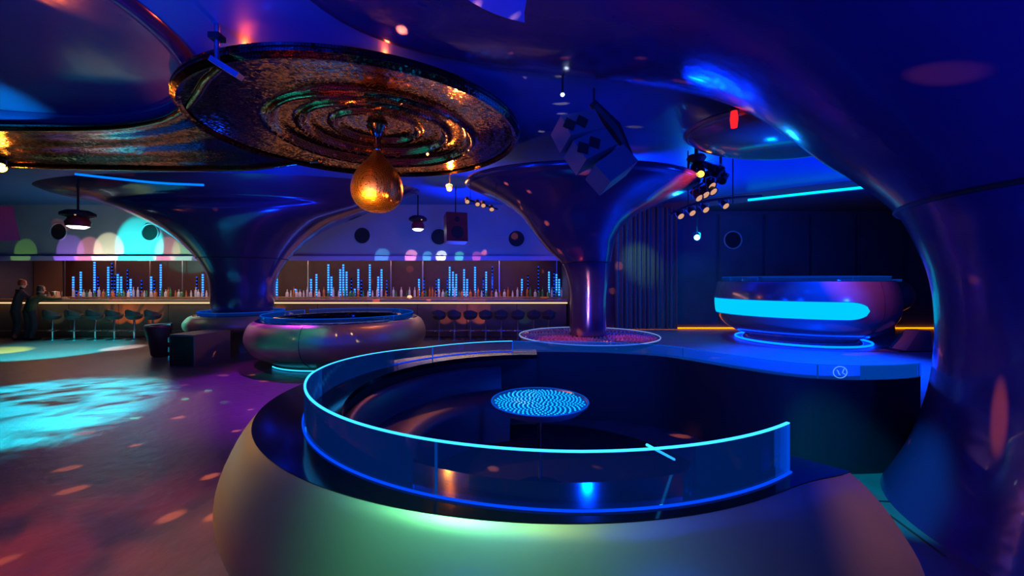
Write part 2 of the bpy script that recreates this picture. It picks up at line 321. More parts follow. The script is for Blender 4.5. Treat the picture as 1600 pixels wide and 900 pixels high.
# ------------------------------------------------------------------ shell
struct(MB().box(((X0+X1)/2, (Y0+Y1)/2, -0.1), (X1-X0, Y1-Y0, 0.2)).build('floor', M['floor']))
struct(MB().box((X0-0.1, (Y0+Y1)/2, CEIL/2), (0.2, Y1-Y0, CEIL)).build('wall_left', M['dark_wall']))
struct(MB().box((X1+0.1, (Y0+Y1)/2, CEIL/2), (0.2, Y1-Y0, CEIL)).build('wall_right', M['dark_wall']))
struct(MB().box(((X0+X1)/2, Y0-0.1, CEIL/2), (X1-X0, 0.2, CEIL)).build('wall_front', M['dark_wall']))
struct(MB().box(((X0+1.75)/2, Y1+0.1, CEIL/2), (1.75-X0, 0.2, CEIL)).build('wall_back', M['wood']))
struct(MB().box(((1.75+X1)/2, 12.5, CEIL/2), (X1-1.75, 0.2, CEIL)).build('wall_stage', M['dark_wall']))
struct(MB().box((1.85, 13.5, CEIL/2), (0.2, 2.0, CEIL)).build('wall_bar_end', M['dark_wall']))
# ceiling with an oval hole
OC, ORX, ORY = (-6.35, 3.35), 3.05, 2.62
def ceil_mesh():
    n = 96; vs = []; fs = []
    for i in range(n):
        a = 2*PI*i/n; c, s_ = math.cos(a), math.sin(a); vs.append((OC[0]+ORX*c, OC[1]+ORY*s_, CEIL))
    for i in range(n):
        a = 2*PI*i/n; c, s_ = math.cos(a), math.sin(a); ts = []
        if c > 1e-6: ts.append((X1-OC[0])/c)
        if c < -1e-6: ts.append((X0-OC[0])/c)
        if s_ > 1e-6: ts.append((Y1-OC[1])/s_)
        if s_ < -1e-6: ts.append((Y0-OC[1])/s_)
        t = min(ts); vs.append((OC[0]+t*c, OC[1]+t*s_, CEIL))
    for i in range(n): j = (i+1) % n; fs.append((i, j, n+j, n+i))
    # corners
    for cx, cy in ((X0, Y0), (X0, Y1), (X1, Y0), (X1, Y1)):
        k = len(vs); vs.append((cx, cy, CEIL)); a = math.atan2(cy-OC[1], cx-OC[0]) % (2*PI); i = int(a/(2*PI)*n) % n; fs.append((n+i, n+(i+1) % n, k))
    return vs, fs
v_, f_ = ceil_mesh(); struct(link('ceiling', v_, f_, M['ceiling']))
def ring_loft(cx, cy, prof, n=96):   # prof: (rx, ry, z)
    vs = []; fs = []
    for rx, ry, z in prof:
        for i in range(n): a = 2*PI*i/n; vs.append((cx+rx*math.cos(a), cy+ry*math.sin(a), z))
    for j in range(len(prof)-1):
        for i in range(n): k = (i+1) % n; fs.append((j*n+i, j*n+k, (j+1)*n+k, (j+1)*n+i))
    return vs, fs
t = tag(empty('oval_ceiling_recess', (0, 0, 0)), 'large oval ceiling recess with a dark purple mirror membrane and blue rim', 'ceiling recess')
v_, f_ = ring_loft(*OC, [(ORX+0.16, ORY+0.16, CEIL+0.002), (ORX+0.14, ORY+0.14, CEIL-0.05), (ORX+0.05, ORY+0.05, CEIL-0.07), (ORX-0.03, ORY-0.03, CEIL-0.03), (ORX-0.05, ORY-0.05, CEIL+0.06), (ORX, ORY, CEIL+0.1)])
link('rim', v_, f_, M['canopy'], t, True)
v_, f_ = ring_loft(*OC, [(ORX*k, ORY*k, CEIL+0.08+0.42*(1-k*k)) for k in (1.0, 0.97, 0.9, 0.8, 0.7, 0.6, 0.5, 0.4, 0.3, 0.2, 0.1, 0.001)])
link('membrane', v_, f_, M['recess'], t, True)
# round panel in the near canopy overhead (seen at the top edge of the picture)
def lerp(a, b, t): t = max(0, min(1, t)); return a+(b-a)*t
# ------------------------------------------------------------------ mushroom columns
def column(label, axis, prof_l, prof_r, mtl, yfun, seam_z, group=None, n=96, lip=None, near_k=None, seam_r=0.012):
    """prof_*: lists of (r, z); angle 0 = +X uses prof_r, pi uses prof_l. yfun(r) scales the depth radius."""
    root = tag(empty('mushroom_column', (axis[0], axis[1], 0)), label, 'column')
    pl = catmull([(a, b, 0) for a, b in prof_l], 4); pr = catmull([(a, b, 0) for a, b in prof_r], 4); m = len(pl)
    def ringpts(j):
        out = []
        for i in range(n):
            a = 2*PI*i/n; k = 0.5-0.5*math.cos(a); r = pr[j].x*(1-k)+pl[j].x*k; z = pr[j].y*(1-k)+pl[j].y*k
            out.append((r*math.cos(a), r*math.sin(a)*yfun(r, a), z))
        return out
    rings = [ringpts(j) for j in range(m)]
    js = next(j for j in range(m) if pr[j].y >= seam_z)
    def part(name, lo, hi, extra=None):
        vs = [p for j in range(lo, hi) for p in rings[j]]; q = hi-lo
        if extra: 
            for dr, dz in extra:
                base = rings[hi-1]; vs += [(x*(1+dr/max(0.1, math.hypot(x, y))), y*(1+dr/max(0.1, math.hypot(x, y))), z+dz) for x, y, z in base]; q += 1
        fs = [(j*n+i, j*n+(i+1) % n, (j+1)*n+(i+1) % n, (j+1)*n+i) for j in range(q-1) for i in range(n)]
        return link(name, vs, fs, mtl, root, True)
    part('trunk', 0, js+1)
    part('canopy', js, m, lip)
    ring = MB().tube([(x*1.003, y*1.003, z) for x, y, z in rings[js]], seam_r, 6, True); ring.build('seam_ring', M['black_matt'], root, True)
    return root
LIP = [(0.05, 0.02), (0.08, 0.07), (0.05, 0.12), (-0.1, 0.14), (-0.8, 0.10)]
# near giant column on the right
PN = [(1.46, 0.0), (1.40, 0.12), (1.29, 0.38), (1.2, 0.7), (1.15, 1.0), (1.13, 1.4), (1.16, 1.75), (1.235, 2.03), (1.36, 2.33), (1.6, 2.62), (1.87, 2.88), (2.36, 3.25), (2.8, 3.5), (3.5, 3.72), (4.4, 3.88), (5.3, 3.97), (6.0, 4.02)]
def near_y(r, a):
    s_ = math.sin(a)
    if s_ <= 1e-6 or r < 1.9: return 1.0
    ym = 1.9+0.35*(1-math.exp(-(r-1.9)/1.0)); p = lerp(1.0, 0.6, (r-1.9)/2.5)
    return ym/r*s_**(p-1)
c1 = column('giant dark blue column at the right edge flaring into the canopy overhead', (4.3, 2.6), PN, PN, M['near_canopy'], near_y, 2.3, lip=[(0.03, 0.02), (0.04, 0.05), (0.02, 0.075)], seam_r=0.02)
# column 2, centre right
D2 = 7.6; A2 = ((918.5-800)/F*D2, D2)
def prof_px(pts, cx, D, base):
    return base+[(abs(x-cx)/F*D*(0.93 if abs(x-cx) < 60 else 1.0), EYE-(y-HY)/F*D) for x, y in pts]
PL2 = prof_px([(889, 467), (886, 439), (875, 411), (858, 392), (836, 367), (811, 335), (778, 313), (752, 301), (734, 293)], 918.5, D2, [(0.34, 0.76), (0.335, 1.0)])
PR2 = prof_px([(949, 467), (952, 439), (955, 411), (959, 389), (966, 367), (984, 342), (1030, 318), (1058, 306), (1080, 296)], 918.5, D2, [(0.34, 0.76), (0.335, 1.0)])
c2 = column('dark flared column standing in the round red-lit disc at the room centre', A2, PL2, PR2, M['canopy'], lambda r, a: 1.0 if r < 0.7 else max(0.66, 1.0-0.34*(r-0.7)/1.4), 2.05, lip=LIP)
# column 1, left
D1 = 10.6; A1 = ((380-800)/F*D1, D1)
PL1 = prof_px([(333, 468), (330, 433), (319, 405), (288, 374), (249, 351), (202, 331), (155, 317), (97, 305), (62, 292)], 380, D1, [(0.66, 0.0), (0.66, 0.8)])
PR1 = prof_px([(427, 468), (431, 433), (443, 405), (472, 377), (508, 355), (550, 339), (585, 326), (625, 310), (660, 295)], 380, D1, [(0.66, 0.0), (0.66, 0.8)])
c3 = column('dark flared column rising behind the pearly seating pods, wide canopy over the bar', A1, PL1, PR1, M['canopy'], lambda r, a: 0.93 if r < 0.9 else max(0.36, 0.93-0.57*(r-0.9)/2.6), 2.2, lip=[(0.04, 0.02), (0.05, 0.05), (0.0, 0.08)])
# cowl hanging under the near canopy
t = tag(empty('ceiling_cowl', (3.75, 5.5, 3.62)), 'polished mirror bulge under the ceiling beside the giant canopy', 'ceiling fixture')
prof = [(0.02, -0.14), (0.5, -0.12), (0.9, -0.05), (1.2, 0.06), (1.28, 0.16), (1.2, 0.24), (0.9, 0.4), (0.5, 0.46), (0.02, 0.47)]
o = MB().lathe(catmull([(a, b) for a, b in prof], 3) and [(p.x, p.y) for p in catmull([(a, b, 0) for a, b in prof], 3)], 64).build('bowl', M['pod_dark'], t, True); o.scale = (1.05, 0.75, 1)
o = MB().lathe([(1.30, 0.13), (1.33, 0.16), (1.30, 0.19), (1.27, 0.16)], 64, cap=False).build('edge_trim', M['steel'], t, True); o.scale = (1.05, 0.75, 1)
q = P(1147, 186, 4.75); r = tag(empty('red_reflection_tube', q), 'small red-glowing tube added in place of a reflection at the mirror bulge', 'stage light')  # added tube, cap and pole stand in for a red reflection
MB().lathe([(0.0, -0.11), (0.035, -0.10), (0.045, 0.0), (0.035, 0.09), (0.0, 0.10)], 16).build('red_glow_tube', emis('red glow tube', (1.0, 0.02, 0.03), 1.0), r, True)
MB().lathe([(0.05, 0.09), (0.055, 0.12), (0.03, 0.15), (0.0, 0.15)], 16).build('cap', M['black_matt'], r, True)
MB().tube([(0, 0, 0.14), (0.0, 0.0, 4.0-q.z)], 0.01, 6).build('hanging_pole', M['black_matt'], r)
# round blue light panel overhead
cpan = G(858, 22, 4.0)
t = tag(empty('round_ceiling_panel', (0.36, 2.45, 3.86)), 'pale blue round panel set into the canopy, cut by the top edge', 'ceiling panel')
MB().lathe([(0.0, 0.0), (0.6, -0.01), (0.93, 0.0), (0.95, 0.03), (0.93, 0.05)], 64, cap=False).build('panel', mat('pale panel', (0.06, 0.22, 0.8), 0.45), t, True)
# soffit with cyan cove on the right
t = tag(empty('stage_soffit'), 'dark dropped soffit over the lit booth with a cyan cove line', 'soffit')
path = [(4.6, 12.38), (6.0, 11.2), (8.2, 9.4), (10.5, 8.0), (12.98, 7.0)]
sp = catmull([(a, b, 0) for a, b in path], 6)
vs = [(p.x, p.y, 3.86) for p in sp]+[(12.98, 12.38, 3.86)]; k = len(vs); vs += [(x, y, CEIL-0.002) for x, y, z in vs]
link('slab', vs, [tuple(range(k))[::-1]]+[(i, (i+1) % k, k+(i+1) % k, k+i) for i in range(k)], M['dark_wall'], t)
MB().tube([(p.x-0.05, p.y-0.05, 3.9) for p in sp[7:13]], 0.03, 6).build('cove_light', emis('cyan cove', (0.0, 0.45, 1.0), 3), t)
# ------------------------------------------------------------------ gold mosaic ceiling disc, left mosaic panel, drop
QX, QY = -2.02, 6.14
t = tag(empty('mosaic_ceiling_disc', (-2.1, 5.95, 3.86)), 'big gold mirror mosaic disc with sunken rings above the hanging drop', 'ceiling disc')
RD = 2.14
def disc_z(x, y):
    r = math.hypot(x-(QX+2.1), (y-(QY-5.95))/1.0); z = 0.0
    re = math.hypot(x, y)/RD; z += 0.10*(1-re**4)
    for rc, wd, h in ((1.40, 0.05, -0.09), (1.02, 0.05, -0.09), (0.60, 0.05, -0.07)): z += h*math.exp(-((r-rc)/wd)**2)
    if r < 1.40: z += 0.05
    if r < 1.02: z += 0.05
    if r < 0.6: z += 0.03
    return z
vs = []; fs = []; nr, na = 90, 160
for j in range(nr+1):
    r = RD*(0.002+0.998*j/nr)
    for i in range(na): a = 2*PI*i/na; x, y = r*math.cos(a), r*math.sin(a); vs.append((x, y, disc_z(x, y)))
for j in range(nr):
    for i in range(na): k = (i+1) % na; fs.append((j*na+i, (j+1)*na+i, (j+1)*na+k, j*na+k))
link('mosaic_face', vs, fs, M['mosaic'], t, True)
MB().lathe([(RD-0.03, -0.02), (RD+0.02, -0.05), (RD+0.07, 0.0), (RD+0.06, 0.08), (RD-0.05, 0.13)], 160, cap=False).build('rim', M['mosaic_dark'], t, True)
MB().lathe([(RD+0.065, 0.03), (RD+0.075, 0.04), (RD+0.065, 0.05), (RD+0.055, 0.04)], 160, cap=False).build('rim_line', M['black'], t, True)
# small centre holder
MB().lathe([(0.0, -0.18), (0.05, -0.17), (0.07, -0.1), (0.05, 0.0), (0.12, 0.14), (0.16, 0.2)], 24, (QX+2.1, QY-5.95, 0)).build('centre_boss', M['mosaic'], t, True)
# left mosaic wave
fr = catmull([G(x, y, 3.86) for x, y in [(-150, 204), (-60, 203), (60, 205), (170, 203), (245, 193), (285, 175), (308, 150), (322, 128), (345, 108)]], 8)
bk = catmull([G(x, y, 3.86) for x, y in [(-150, 255), (-60, 258), (60, 264), (140, 266), (200, 267), (260, 268), (320, 268), (400, 266), (500, 254)]], 8)
vs = []; fs = []; K = 24
for a, b in zip(fr, bk):
    for k in range(K+1):
        u = k/K; p = a.lerp(b, u); z = 3.92+0.10*math.sin(PI*u)**0.7+0.015*math.sin(6*PI*u)
        vs.append((p.x, p.y, min(z, 4.07)))
for i in range(len(fr)-1):
    for k in range(K): q = i*(K+1)+k; fs.append((q, q+1, q+K+2, q+K+1))
t = tag(empty('mosaic_ceiling_wave'), 'smoky mirror mosaic ceiling band running left from the gold disc', 'ceiling band')
link('mosaic_face', vs, fs, M['mosaic_dark'], t, True)
MB().tube([(p.x, p.y, 3.9) for p in fr], 0.05, 10).build('edge_roll', M['mosaic'], t, True)
MB().tube([(p.x, p.y, 3.9) for p in bk], 0.04, 10).build('edge_roll', M['mosaic'], t, True)
# blue cove line over canopy 1
t = tag(empty('cove_light_line'), 'blue glowing cove line along the canopy lip over the pods', 'light line')
MB().tube(catmull([P(x, y, 8.3) for x, y in [(118, 272), (180, 279), (250, 286), (318, 289)]], 6), 0.022, 8).build('strip', emis('blue cove', (0.0, 0.16, 1.0), 1.6), t)
# drop
t = tag(empty('hanging_mosaic_drop', (QX, QY, 0)), 'golden teardrop-shaped mirror ball hanging under the mosaic disc', 'mirror ball')
dz = lambda y: EYE-(y-HY)/F*QY
zb, ztop = dz(332), dz(232)
pr = [(0.002, 0.0), (0.13, 0.015), (0.26, 0.08), (0.35, 0.2), (0.375, 0.36), (0.34, 0.52), (0.25, 0.67), (0.15, 0.78), (0.08, 0.87), (0.045, 0.95), (0.03, 1.05), (0.025, 1.2)]
prs = [(p.x, p.y) for p in catmull([(a, b, 0) for a, b in pr], 5)]
MB().lathe([(r, zb+z) for r, z in prs], 64).build('drop', M['drop'], t, True)
MB().tube([(0, 0, zb+1.15), (0, 0, 3.72)], 0.012, 8).build('suspension_rod', M['steel'], t, True)
# ------------------------------------------------------------------ pods
def arc_pts(c, rf, a0, a1, n, ex=1.0):
    return [(c[0]+rf(a)*math.cos(math.radians(a)), c[1]+rf(a)*math.sin(math.radians(a))) for a in [a0+(a1-a0)*i/n for i in range(n+1)]]
def shell_arc(name, c, rf, prof, a0, a1, n, m, parent, closed=False):
    """prof: list of (dr, z) relative to rf(angle)"""
    vs = []; fs = []; N = n if closed else n+1
    for i in range(N):
        a = a0+(a1-a0)*i/n; r0 = rf(a)
        for dr, z in prof: vs.append((c[0]+(r0+dr)*math.cos(math.radians(a)), c[1]+(r0+dr)*math.sin(math.radians(a)), z))
    q = len(prof)
    for i in range(n):
        j = (i+1) % N
        for k in range(q-1): fs.append((i*q+k, j*q+k, j*q+k+1, i*q+k+1))
    return link(name, vs, fs, m, parent, True)
PC = (0.25, 3.45)
def lerp(a, b, t): t = max(0, min(1, t)); return a+(b-a)*t
def r_out(a):   # angles measured clockwise going from -47 down to -270(=90)
    d = (-a) % 360   # 47..270
    return 1.94+0.17*math.exp(-((d-170)/45)**2)+0.11*math.exp(-((d-47)/7)**2)
def r_gl(a):
    d = (-a) % 360; return lerp(1.85, 1.76, (d-90)/80)
def r_in(a): return r_gl(a)-0.22
AE, AB = -48.5, -272.0
pod = tag(empty('seating_pod', (0, 0, 0)), 'large pearly round seating pod in the foreground with black ledge', 'seating pod')
belly = [(p.x, p.y) for p in catmull([(a, b, 0) for a, b in [(-0.02, 0.85), (0.03, 0.80), (0.10, 0.68), (0.165, 0.50), (0.15, 0.34), (0.04, 0.16), (-0.18, 0.05), (-0.45, 0.02)]], 4)]
def kb(a): d = (-a) % 360; return 1.0+0.4*math.exp(-((d-47)/30)**2)
vs = []; fs = []; q_ = len(belly)
for i in range(121):
    a = AE+(AB-AE)*i/120
    for dr, z in belly: rr = r_out(a)+(dr*kb(a) if dr > 0 else dr); vs.append((PC[0]+rr*math.cos(math.radians(a)), PC[1]+rr*math.sin(math.radians(a)), z))
for i in range(120):
    for k in range(q_-1): fs.append((i*q_+k, (i+1)*q_+k, (i+1)*q_+k+1, i*q_+k+1))
link('shell', vs, fs, M['pod'], pod, True)
# ledge: flat ring from outer rim to inner edge with inner wall
vs = []; fs = []; n = 120
for i in range(n+1):
    a = AE+(AB-AE)*i/n; ca, sa = math.cos(math.radians(a)), math.sin(math.radians(a))
    for r, z in ((r_out(a)-0.02, 0.83), (r_out(a)-0.015, 0.853), (r_in(a), 0.853), (r_in(a)-0.01, 0.82), (r_in(a)+0.02, 0.80)): vs.append((PC[0]+r*ca, PC[1]+r*sa, z))
for i in range(n):
    for k in range(4): fs.append((i*5+k, (i+1)*5+k, (i+1)*5+k+1, i*5+k+1))
link('ledge', vs, fs, M['black'], pod)
shell_arc('inner_wall', PC, r_in, [(0.02, 0.82), (0.03, 0.5), (0.03, 0.0)], AE, AB, 100, M['black_matt'], pod)
# end cap at the entrance
a = math.radians(AE); vs = []
for dr, z in belly:
    dr = dr*kb(AE) if dr > 0 else dr; vs.append((PC[0]+(r_out(AE)+dr)*math.cos(a), PC[1]+(r_out(AE)+dr)*math.sin(a), z))
vs += [(PC[0]+r_in(AE)*math.cos(a), PC[1]+r_in(AE)*math.sin(a), 0.02), (PC[0]+r_in(AE)*math.cos(a), PC[1]+r_in(AE)*math.sin(a), 0.85)]
link('end_panel', vs, [tuple(range(len(vs)))], M['pod'], pod)
# bench ring
def bench(a0, a1):
    return shell_arc('bench_seat', PC, lambda a: 1.56 if True else 0, [(0.0, 0.44), (-0.12, 0.47), (-0.42, 0.46), (-0.52, 0.43), (-0.54, 0.38), (-0.50, 0.05), (-0.50, 0.0)], a0, a1, 60, M['leather'], pod)
bench(-62, -150); bench(-156, -255)
shell_arc('bench_back', PC, lambda a: 1.56, [(0.02, 0.72), (-0.05, 0.74), (-0.10, 0.70), (-0.12, 0.46)], -62, -255, 90, M['leather'], pod)
struct(MB().lathe([(0.0, 0.004), (1.55, 0.004), (1.55, 0.012)], 64, (PC[0], PC[1], 0), cap=False).build('floor_pit', M['black_matt']))
# glass path: near arc -> left -> back -> S curve to the giant column
gp = arc_pts(PC, r_gl, -55.5, -262, 110)
s_pts = [gp[-1], (0.75, 5.18), (1.3, 5.08), (1.84, 4.83), (2.28, 4.23), (2.62, 3.85), (3.0, 3.72), (3.42, 3.735), (3.72, 3.80), (3.85, 3.86)]
sc_ = [(p.x, p.y) for p in catmull([(a, b, 0) for a, b in s_pts], 8)]
def gh(i, n0=110):
    return lerp(0.225, 0.13, (i/n0-0.52)/0.3)
def glass_run(parent, path, h, z0, mtl, joints, edge=0.006, edge_mat='led_cyan', foot_mat='led_blue', name='glass_panel'):
    """separate panels between joints; lit top edge and foot strip"""
    idx = [0]+joints+[len(path)-1]
    for a, b in zip(idx[:-1], idx[1:]):
        seg = path[a:b+1]
        MB().sweep(seg, lambda i: [(-0.006, z0), (0.006, z0), (0.006, z0+h(a+i)), (-0.006, z0+h(a+i))]).build(name, mtl, parent)
        MB().sweep(seg, lambda i: [(-0.007, z0+h(a+i)), (0.007, z0+h(a+i)), (0.007, z0+h(a+i)+edge), (-0.007, z0+h(a+i)+edge)]).build('lit_edge', M[edge_mat], parent)
    for j in [0]+joints:
        x, y = path[j]; MB().box((x, y, z0+h(j)/2), (0.010, 0.010, h(j))).build('lit_joint', M['joint' if j not in (0, 92) else 'led_rim'], parent)
gl = tag(empty('glass_balustrade'), 'curved edge-lit glass balustrade standing on the black ledge of the big pod', 'glass balustrade')
glass_run(gl, gp, gh, 0.856, M['glass'], [28, 62, 92])
MB().sweep(gp, lambda i: [(-0.018, 0.855), (-0.008, 0.855), (-0.008, 0.862), (-0.018, 0.862)]).build('foot_light_strip', M['led_blue'], gl)
# short slanting cyan glowing bar behind the glass
pa, pb = Vector((0.56, 1.70, 1.07)), Vector((0.80, 2.02, 0.87))
MB().tube([pa, pb], 0.006, 6).build('lit_slant_bar', M['led_cyan'], gl)
# low wall (S curve) with its glass
lw = tag(empty('low_curved_wall'), 'black curved low wall carrying glass, running to the giant column', 'low wall')
MB().sweep(sc_, lambda i: [(0.0, 0.0), (0.0, 0.85), (-0.16, 0.85), (-0.16, 0.0)]).build('wall_body', M['black_matt'], lw)
gw = tag(empty('low_glass_screen'), 'low blue edge-lit glass screen on the far curved wall with ring emblem', 'glass screen')
glass_run(gw, sc_, lambda i: 0.125, 0.856, M['glass_far'], [26, 44], edge=0.005, edge_mat='led_rim')
# ring emblem on the far glass
p = G(1310, 592, 0.86); em = MB()
em.tube([(p.x+0.062*math.cos(a_*PI/12), p.y-0.02, 0.925+0.052*math.sin(a_*PI/12)) for a_ in range(24)], 0.004, 6, True)
em.tube([(p.x-0.03+0.03*k_/3, p.y-0.02, 0.945-0.018*k_+0.01*(k_ % 2)) for k_ in range(4)], 0.004, 6)
em.tube([(p.x+0.035, p.y-0.02, 0.955), (p.x+0.02, p.y-0.02, 0.92), (p.x+0.045, p.y-0.02, 0.905)], 0.004, 6)
em.build('ring_emblem', emis('etched emblem glow', (0.1, 0.35, 1.0), 1.0), gw)
# tray table in the pit
def phyllo(n, R, z, r, mtl, name, parent):
    m = MB()
    for i in range(n):
        a = i*2.39996; rr = R*math.sqrt((i+0.5)/n); m.lathe([(r, 0), (r*0.75, r*0.7), (0.0005, r*0.95)], 6, (rr*math.cos(a), rr*math.sin(a), z), cap=False)
    return stuff(m.build(name, mtl, parent))
tt = tag(empty('tray_table', (0.23, 3.4, 0.012)), 'round cyan-glowing studded tray table on a thin pole inside the pod', 'table')
M['tray'] = mat('tray studs', (0.25, 0.6, 0.8), 0.25, 0.4, em=(0.0, 0.5, 0.9), es=1.1)
MB().lathe([(0.0, 0.735), (0.385, 0.735), (0.392, 0.742), (0.398, 0.75), (0.402, 0.742), (0.395, 0.725), (0.34, 0.68), (0.24, 0.655), (0.0, 0.65)], 64).build('tray_bowl', mat('tray bowl', (0.25, 0.25, 0.3), 0.3, 0.6), tt, True)
MB().lathe([(0.0, 0.737), (0.383, 0.737)], 64, cap=False).build('backlit_plate', emis('tray plate', (0.0, 0.07, 0.55), 0.7), tt)
phyllo(340, 0.37, 0.737, 0.0088, M['tray'], 'studs', tt)
MB().tube([(0.40*math.cos(i*PI/32), 0.40*math.sin(i*PI/32), 0.749) for i in range(64)], 0.004, 6, True).build('rim', M['led_rim'], tt)
MB().tube([(0, 0, 0.02), (0, 0, 0.6)], 0.018, 12).build('pole', M['chrome'], tt, True)
MB().lathe([(0.22, 0.0), (0.22, 0.012), (0.05, 0.03), (0.0, 0.03)], 32).build('base', M['black'], tt, True)
point((0.23, 3.4, 1.0), (0.0, 0.3, 1.0), 2.0, 0.2)
# disc around column 2
dt = tag(empty('round_disc_counter', (A2[0], A2[1], 0)), 'large round studded disc with blue rim around the central column foot', 'counter')
MB().lathe([(0.0, 0.74), (1.22, 0.74), (1.26, 0.75), (1.28, 0.74), (1.24, 0.68), (0.9, 0.55), (0.6, 0.4), (0.55, 0.0)], 96).build('bowl', M['pod_dark'], dt, True)
M['disc_stud'] = mat('disc studs', (0.6, 0.5, 0.6), 0.25, 0.7)
phyllo(900, 1.2, 0.74, 0.02, M['disc_stud'], 'studs', dt)
MB().tube([(1.27*math.cos(i*PI/48), 1.27*math.sin(i*PI/48), 0.752) for i in range(96)], 0.008, 6, True).build('lit_rim', emis('pale blue rim', (0.25, 0.4, 1.0), 0.8), dt)

def small_pod(name, label, c, R, z0, H, belly_pts, mtl, a0, a1, glass_h, pit=True, seam=None, ledge_w=0.35):
    root = tag(empty(name, (c[0], c[1], z0)), label, 'seating pod')
    cc = (0, 0); full = abs(a1-a0) >= 359.9
    bp = [(p.x, p.y) for p in catmull([(a, b, 0) for a, b in belly_pts], 5)]
    top_r = bp[0][0]
    shell_arc('shell', cc, lambda a: 0.0, bp, a0, a1, 96, mtl, root, full)
    bw = min(0.5, top_r-ledge_w-(0.72 if H < 0.91 else 0.12))
    shell_arc('ledge', cc, lambda a: top_r, [(0.0, H), (-0.02, H+0.012), (-ledge_w, H+0.012), (-ledge_w-0.01, H-0.05), (-ledge_w-0.01, 0.45), (-ledge_w-bw, 0.43), (-ledge_w-bw, 0.0)], a0, a1, 96, M['black'], root, full)
    pth = arc_pts(cc, lambda a: top_r-0.10, a0, a1-(4 if full else 0), 72)
    nj = 4
    glass_run(root, pth, lambda i: glass_h, H+0.013, M['glass_pod'], [int(72*k/nj) for k in range(1, nj)], edge=0.008, edge_mat='led_rim')
    for a in (seam or []):
        ra = math.radians(a); MB().tube([((r+0.002)*math.cos(ra), (r+0.002)*math.sin(ra), z) for r, z in bp], 0.006, 6).build('shell_joint', M['black_matt'], root)
    return root
p2 = (-3.83, 9.2)
B2 = [(1.66, 0.93), (1.76, 0.86), (1.84, 0.68), (1.84, 0.48), (1.72, 0.28), (1.5, 0.14), (1.3, 0.06), (1.25, 0.0)]
sp2 = small_pod('seating_pod', 'pearly round seating pod with coloured flecks before the middle of the bar', p2, 1.85, 0.0, 0.93, B2, M['pod'], -215, 145, 0.09, seam=[-90])
MB().tube([(1.38*math.cos(math.radians(a_)), 1.38*math.sin(math.radians(a_)), 0.03) for a_ in range(-135, -84, 3)], 0.012, 6).build('foot_light', emis('cyan foot light', (0.02, 0.5, 1.0), 2.0), sp2)
B1 = [(1.05, 0.90), (1.14, 0.86), (1.24, 0.72), (1.22, 0.58), (1.08, 0.46), (0.9, 0.38), (0.82, 0.2), (0.82, 0.0)]
small_pod('seating_pod', 'smaller violet-lit pod wrapped round the foot of the left column', (A1[0], A1[1]), 1.24, 0.0, 0.90, B1, M['pod'], -270, 90, 0.07, ledge_w=0.25)
# stage platform and lit booth
PZ = 0.30
pf = catmull([(a, b, 0) for a, b in [(3.3, 12.35), (3.1, 10.8), (2.9, 9.0), (2.8, 7.0), (3.0, 5.6), (3.6, 4.9), (4.9, 4.6), (7.5, 4.4), (12.9, 4.2)]], 5)
vs = [(p.x, p.y, PZ) for p in pf]+[(12.95, 12.38, PZ)]; k = len(vs); vs += [(x, y, 0.0) for x, y, z in vs]
struct(link('floor_platform', vs, [tuple(range(k))]+[(i, k+i, k+(i+1) % k, (i+1) % k) for i in range(k)], M['plat']))
b3 = (7.0, 10.0)
B3 = [(1.76, 1.44), (1.79, 1.36), (1.84, 1.15), (1.85, 0.88), (1.80, 0.62), (1.62, 0.38), (1.36, 0.22), (1.15, 0.14), (1.10, 0.0)]
sp3 = small_pod('lit_booth', 'dark mirror booth with a long cyan glowing window on the raised floor', b3, 1.84, PZ, 1.44, B3, M['pod_dark'], -270, 90, 0.09, seam=[-75])
sp3['category'] = 'booth'
bp3 = catmull([(a, b, 0) for a, b in B3], 12)
def rad3(z):
    for a, b in zip(bp3[:-1], bp3[1:]):
        if a.y >= z >= b.y: return a.x+(b.x-a.x)*(a.y-z)/max(1e-6, a.y-b.y)
    return 1.8
def win(name, g, mtl, off):
    vs = []; fs = []; na, nz = 60, 10; a0, a1 = -198, -86; zc, hh = 0.845, 0.19-g
    for i in range(na+1):
        u = i/na; a = a0+g*20+(a1-a0-g*40)*u
        s_ = min(1, (1-u)*na/7.0); s_ = math.sqrt(max(0, 1-(1-s_)**2)) if s_ < 1 else 1
        for j in range(nz+1):
            z = zc+hh*s_*(2*j/nz-1); r = rad3(z)+off; vs.append((r*math.cos(math.radians(a)), r*math.sin(math.radians(a)), z))
    for i in range(na):
        for j in range(nz): q = i*(nz+1)+j; fs.append((q, q+nz+1, q+nz+2, q+1))
    return link(name, vs, fs, mtl, sp3, True)
win('window_frame', 0.0, M['led_rim'], 0.006); win('glowing_window', 0.012, M['slot'], 0.012)
MB().tube([(1.36*math.cos(i*PI/36), 1.36*math.sin(i*PI/36), 0.05) for i in range(72)], 0.022, 8, True).build('glow_ring', emis('blue glow ring', (0.0, 0.035, 1.0), 12), sp3)
MB().lathe([(1.16, 0.1), (1.2, 0.06), (1.22, 0.02), (1.22, 0.0)], 64).build('plinth', M['pod_dark'], sp3, True)
B4 = [(0.72, 1.42), (0.82, 1.3), (0.9, 1.05), (0.82, 0.8), (0.6, 0.6), (0.5, 0.3), (0.5, 0.0)]
sp4 = small_pod('seating_pod', 'reddish bulging pod half hidden behind the lit booth', (9.9, 11.3), 0.9, PZ, 1.42, B4, M['pod_dark'], -270, 90, 0.05, ledge_w=0.1)
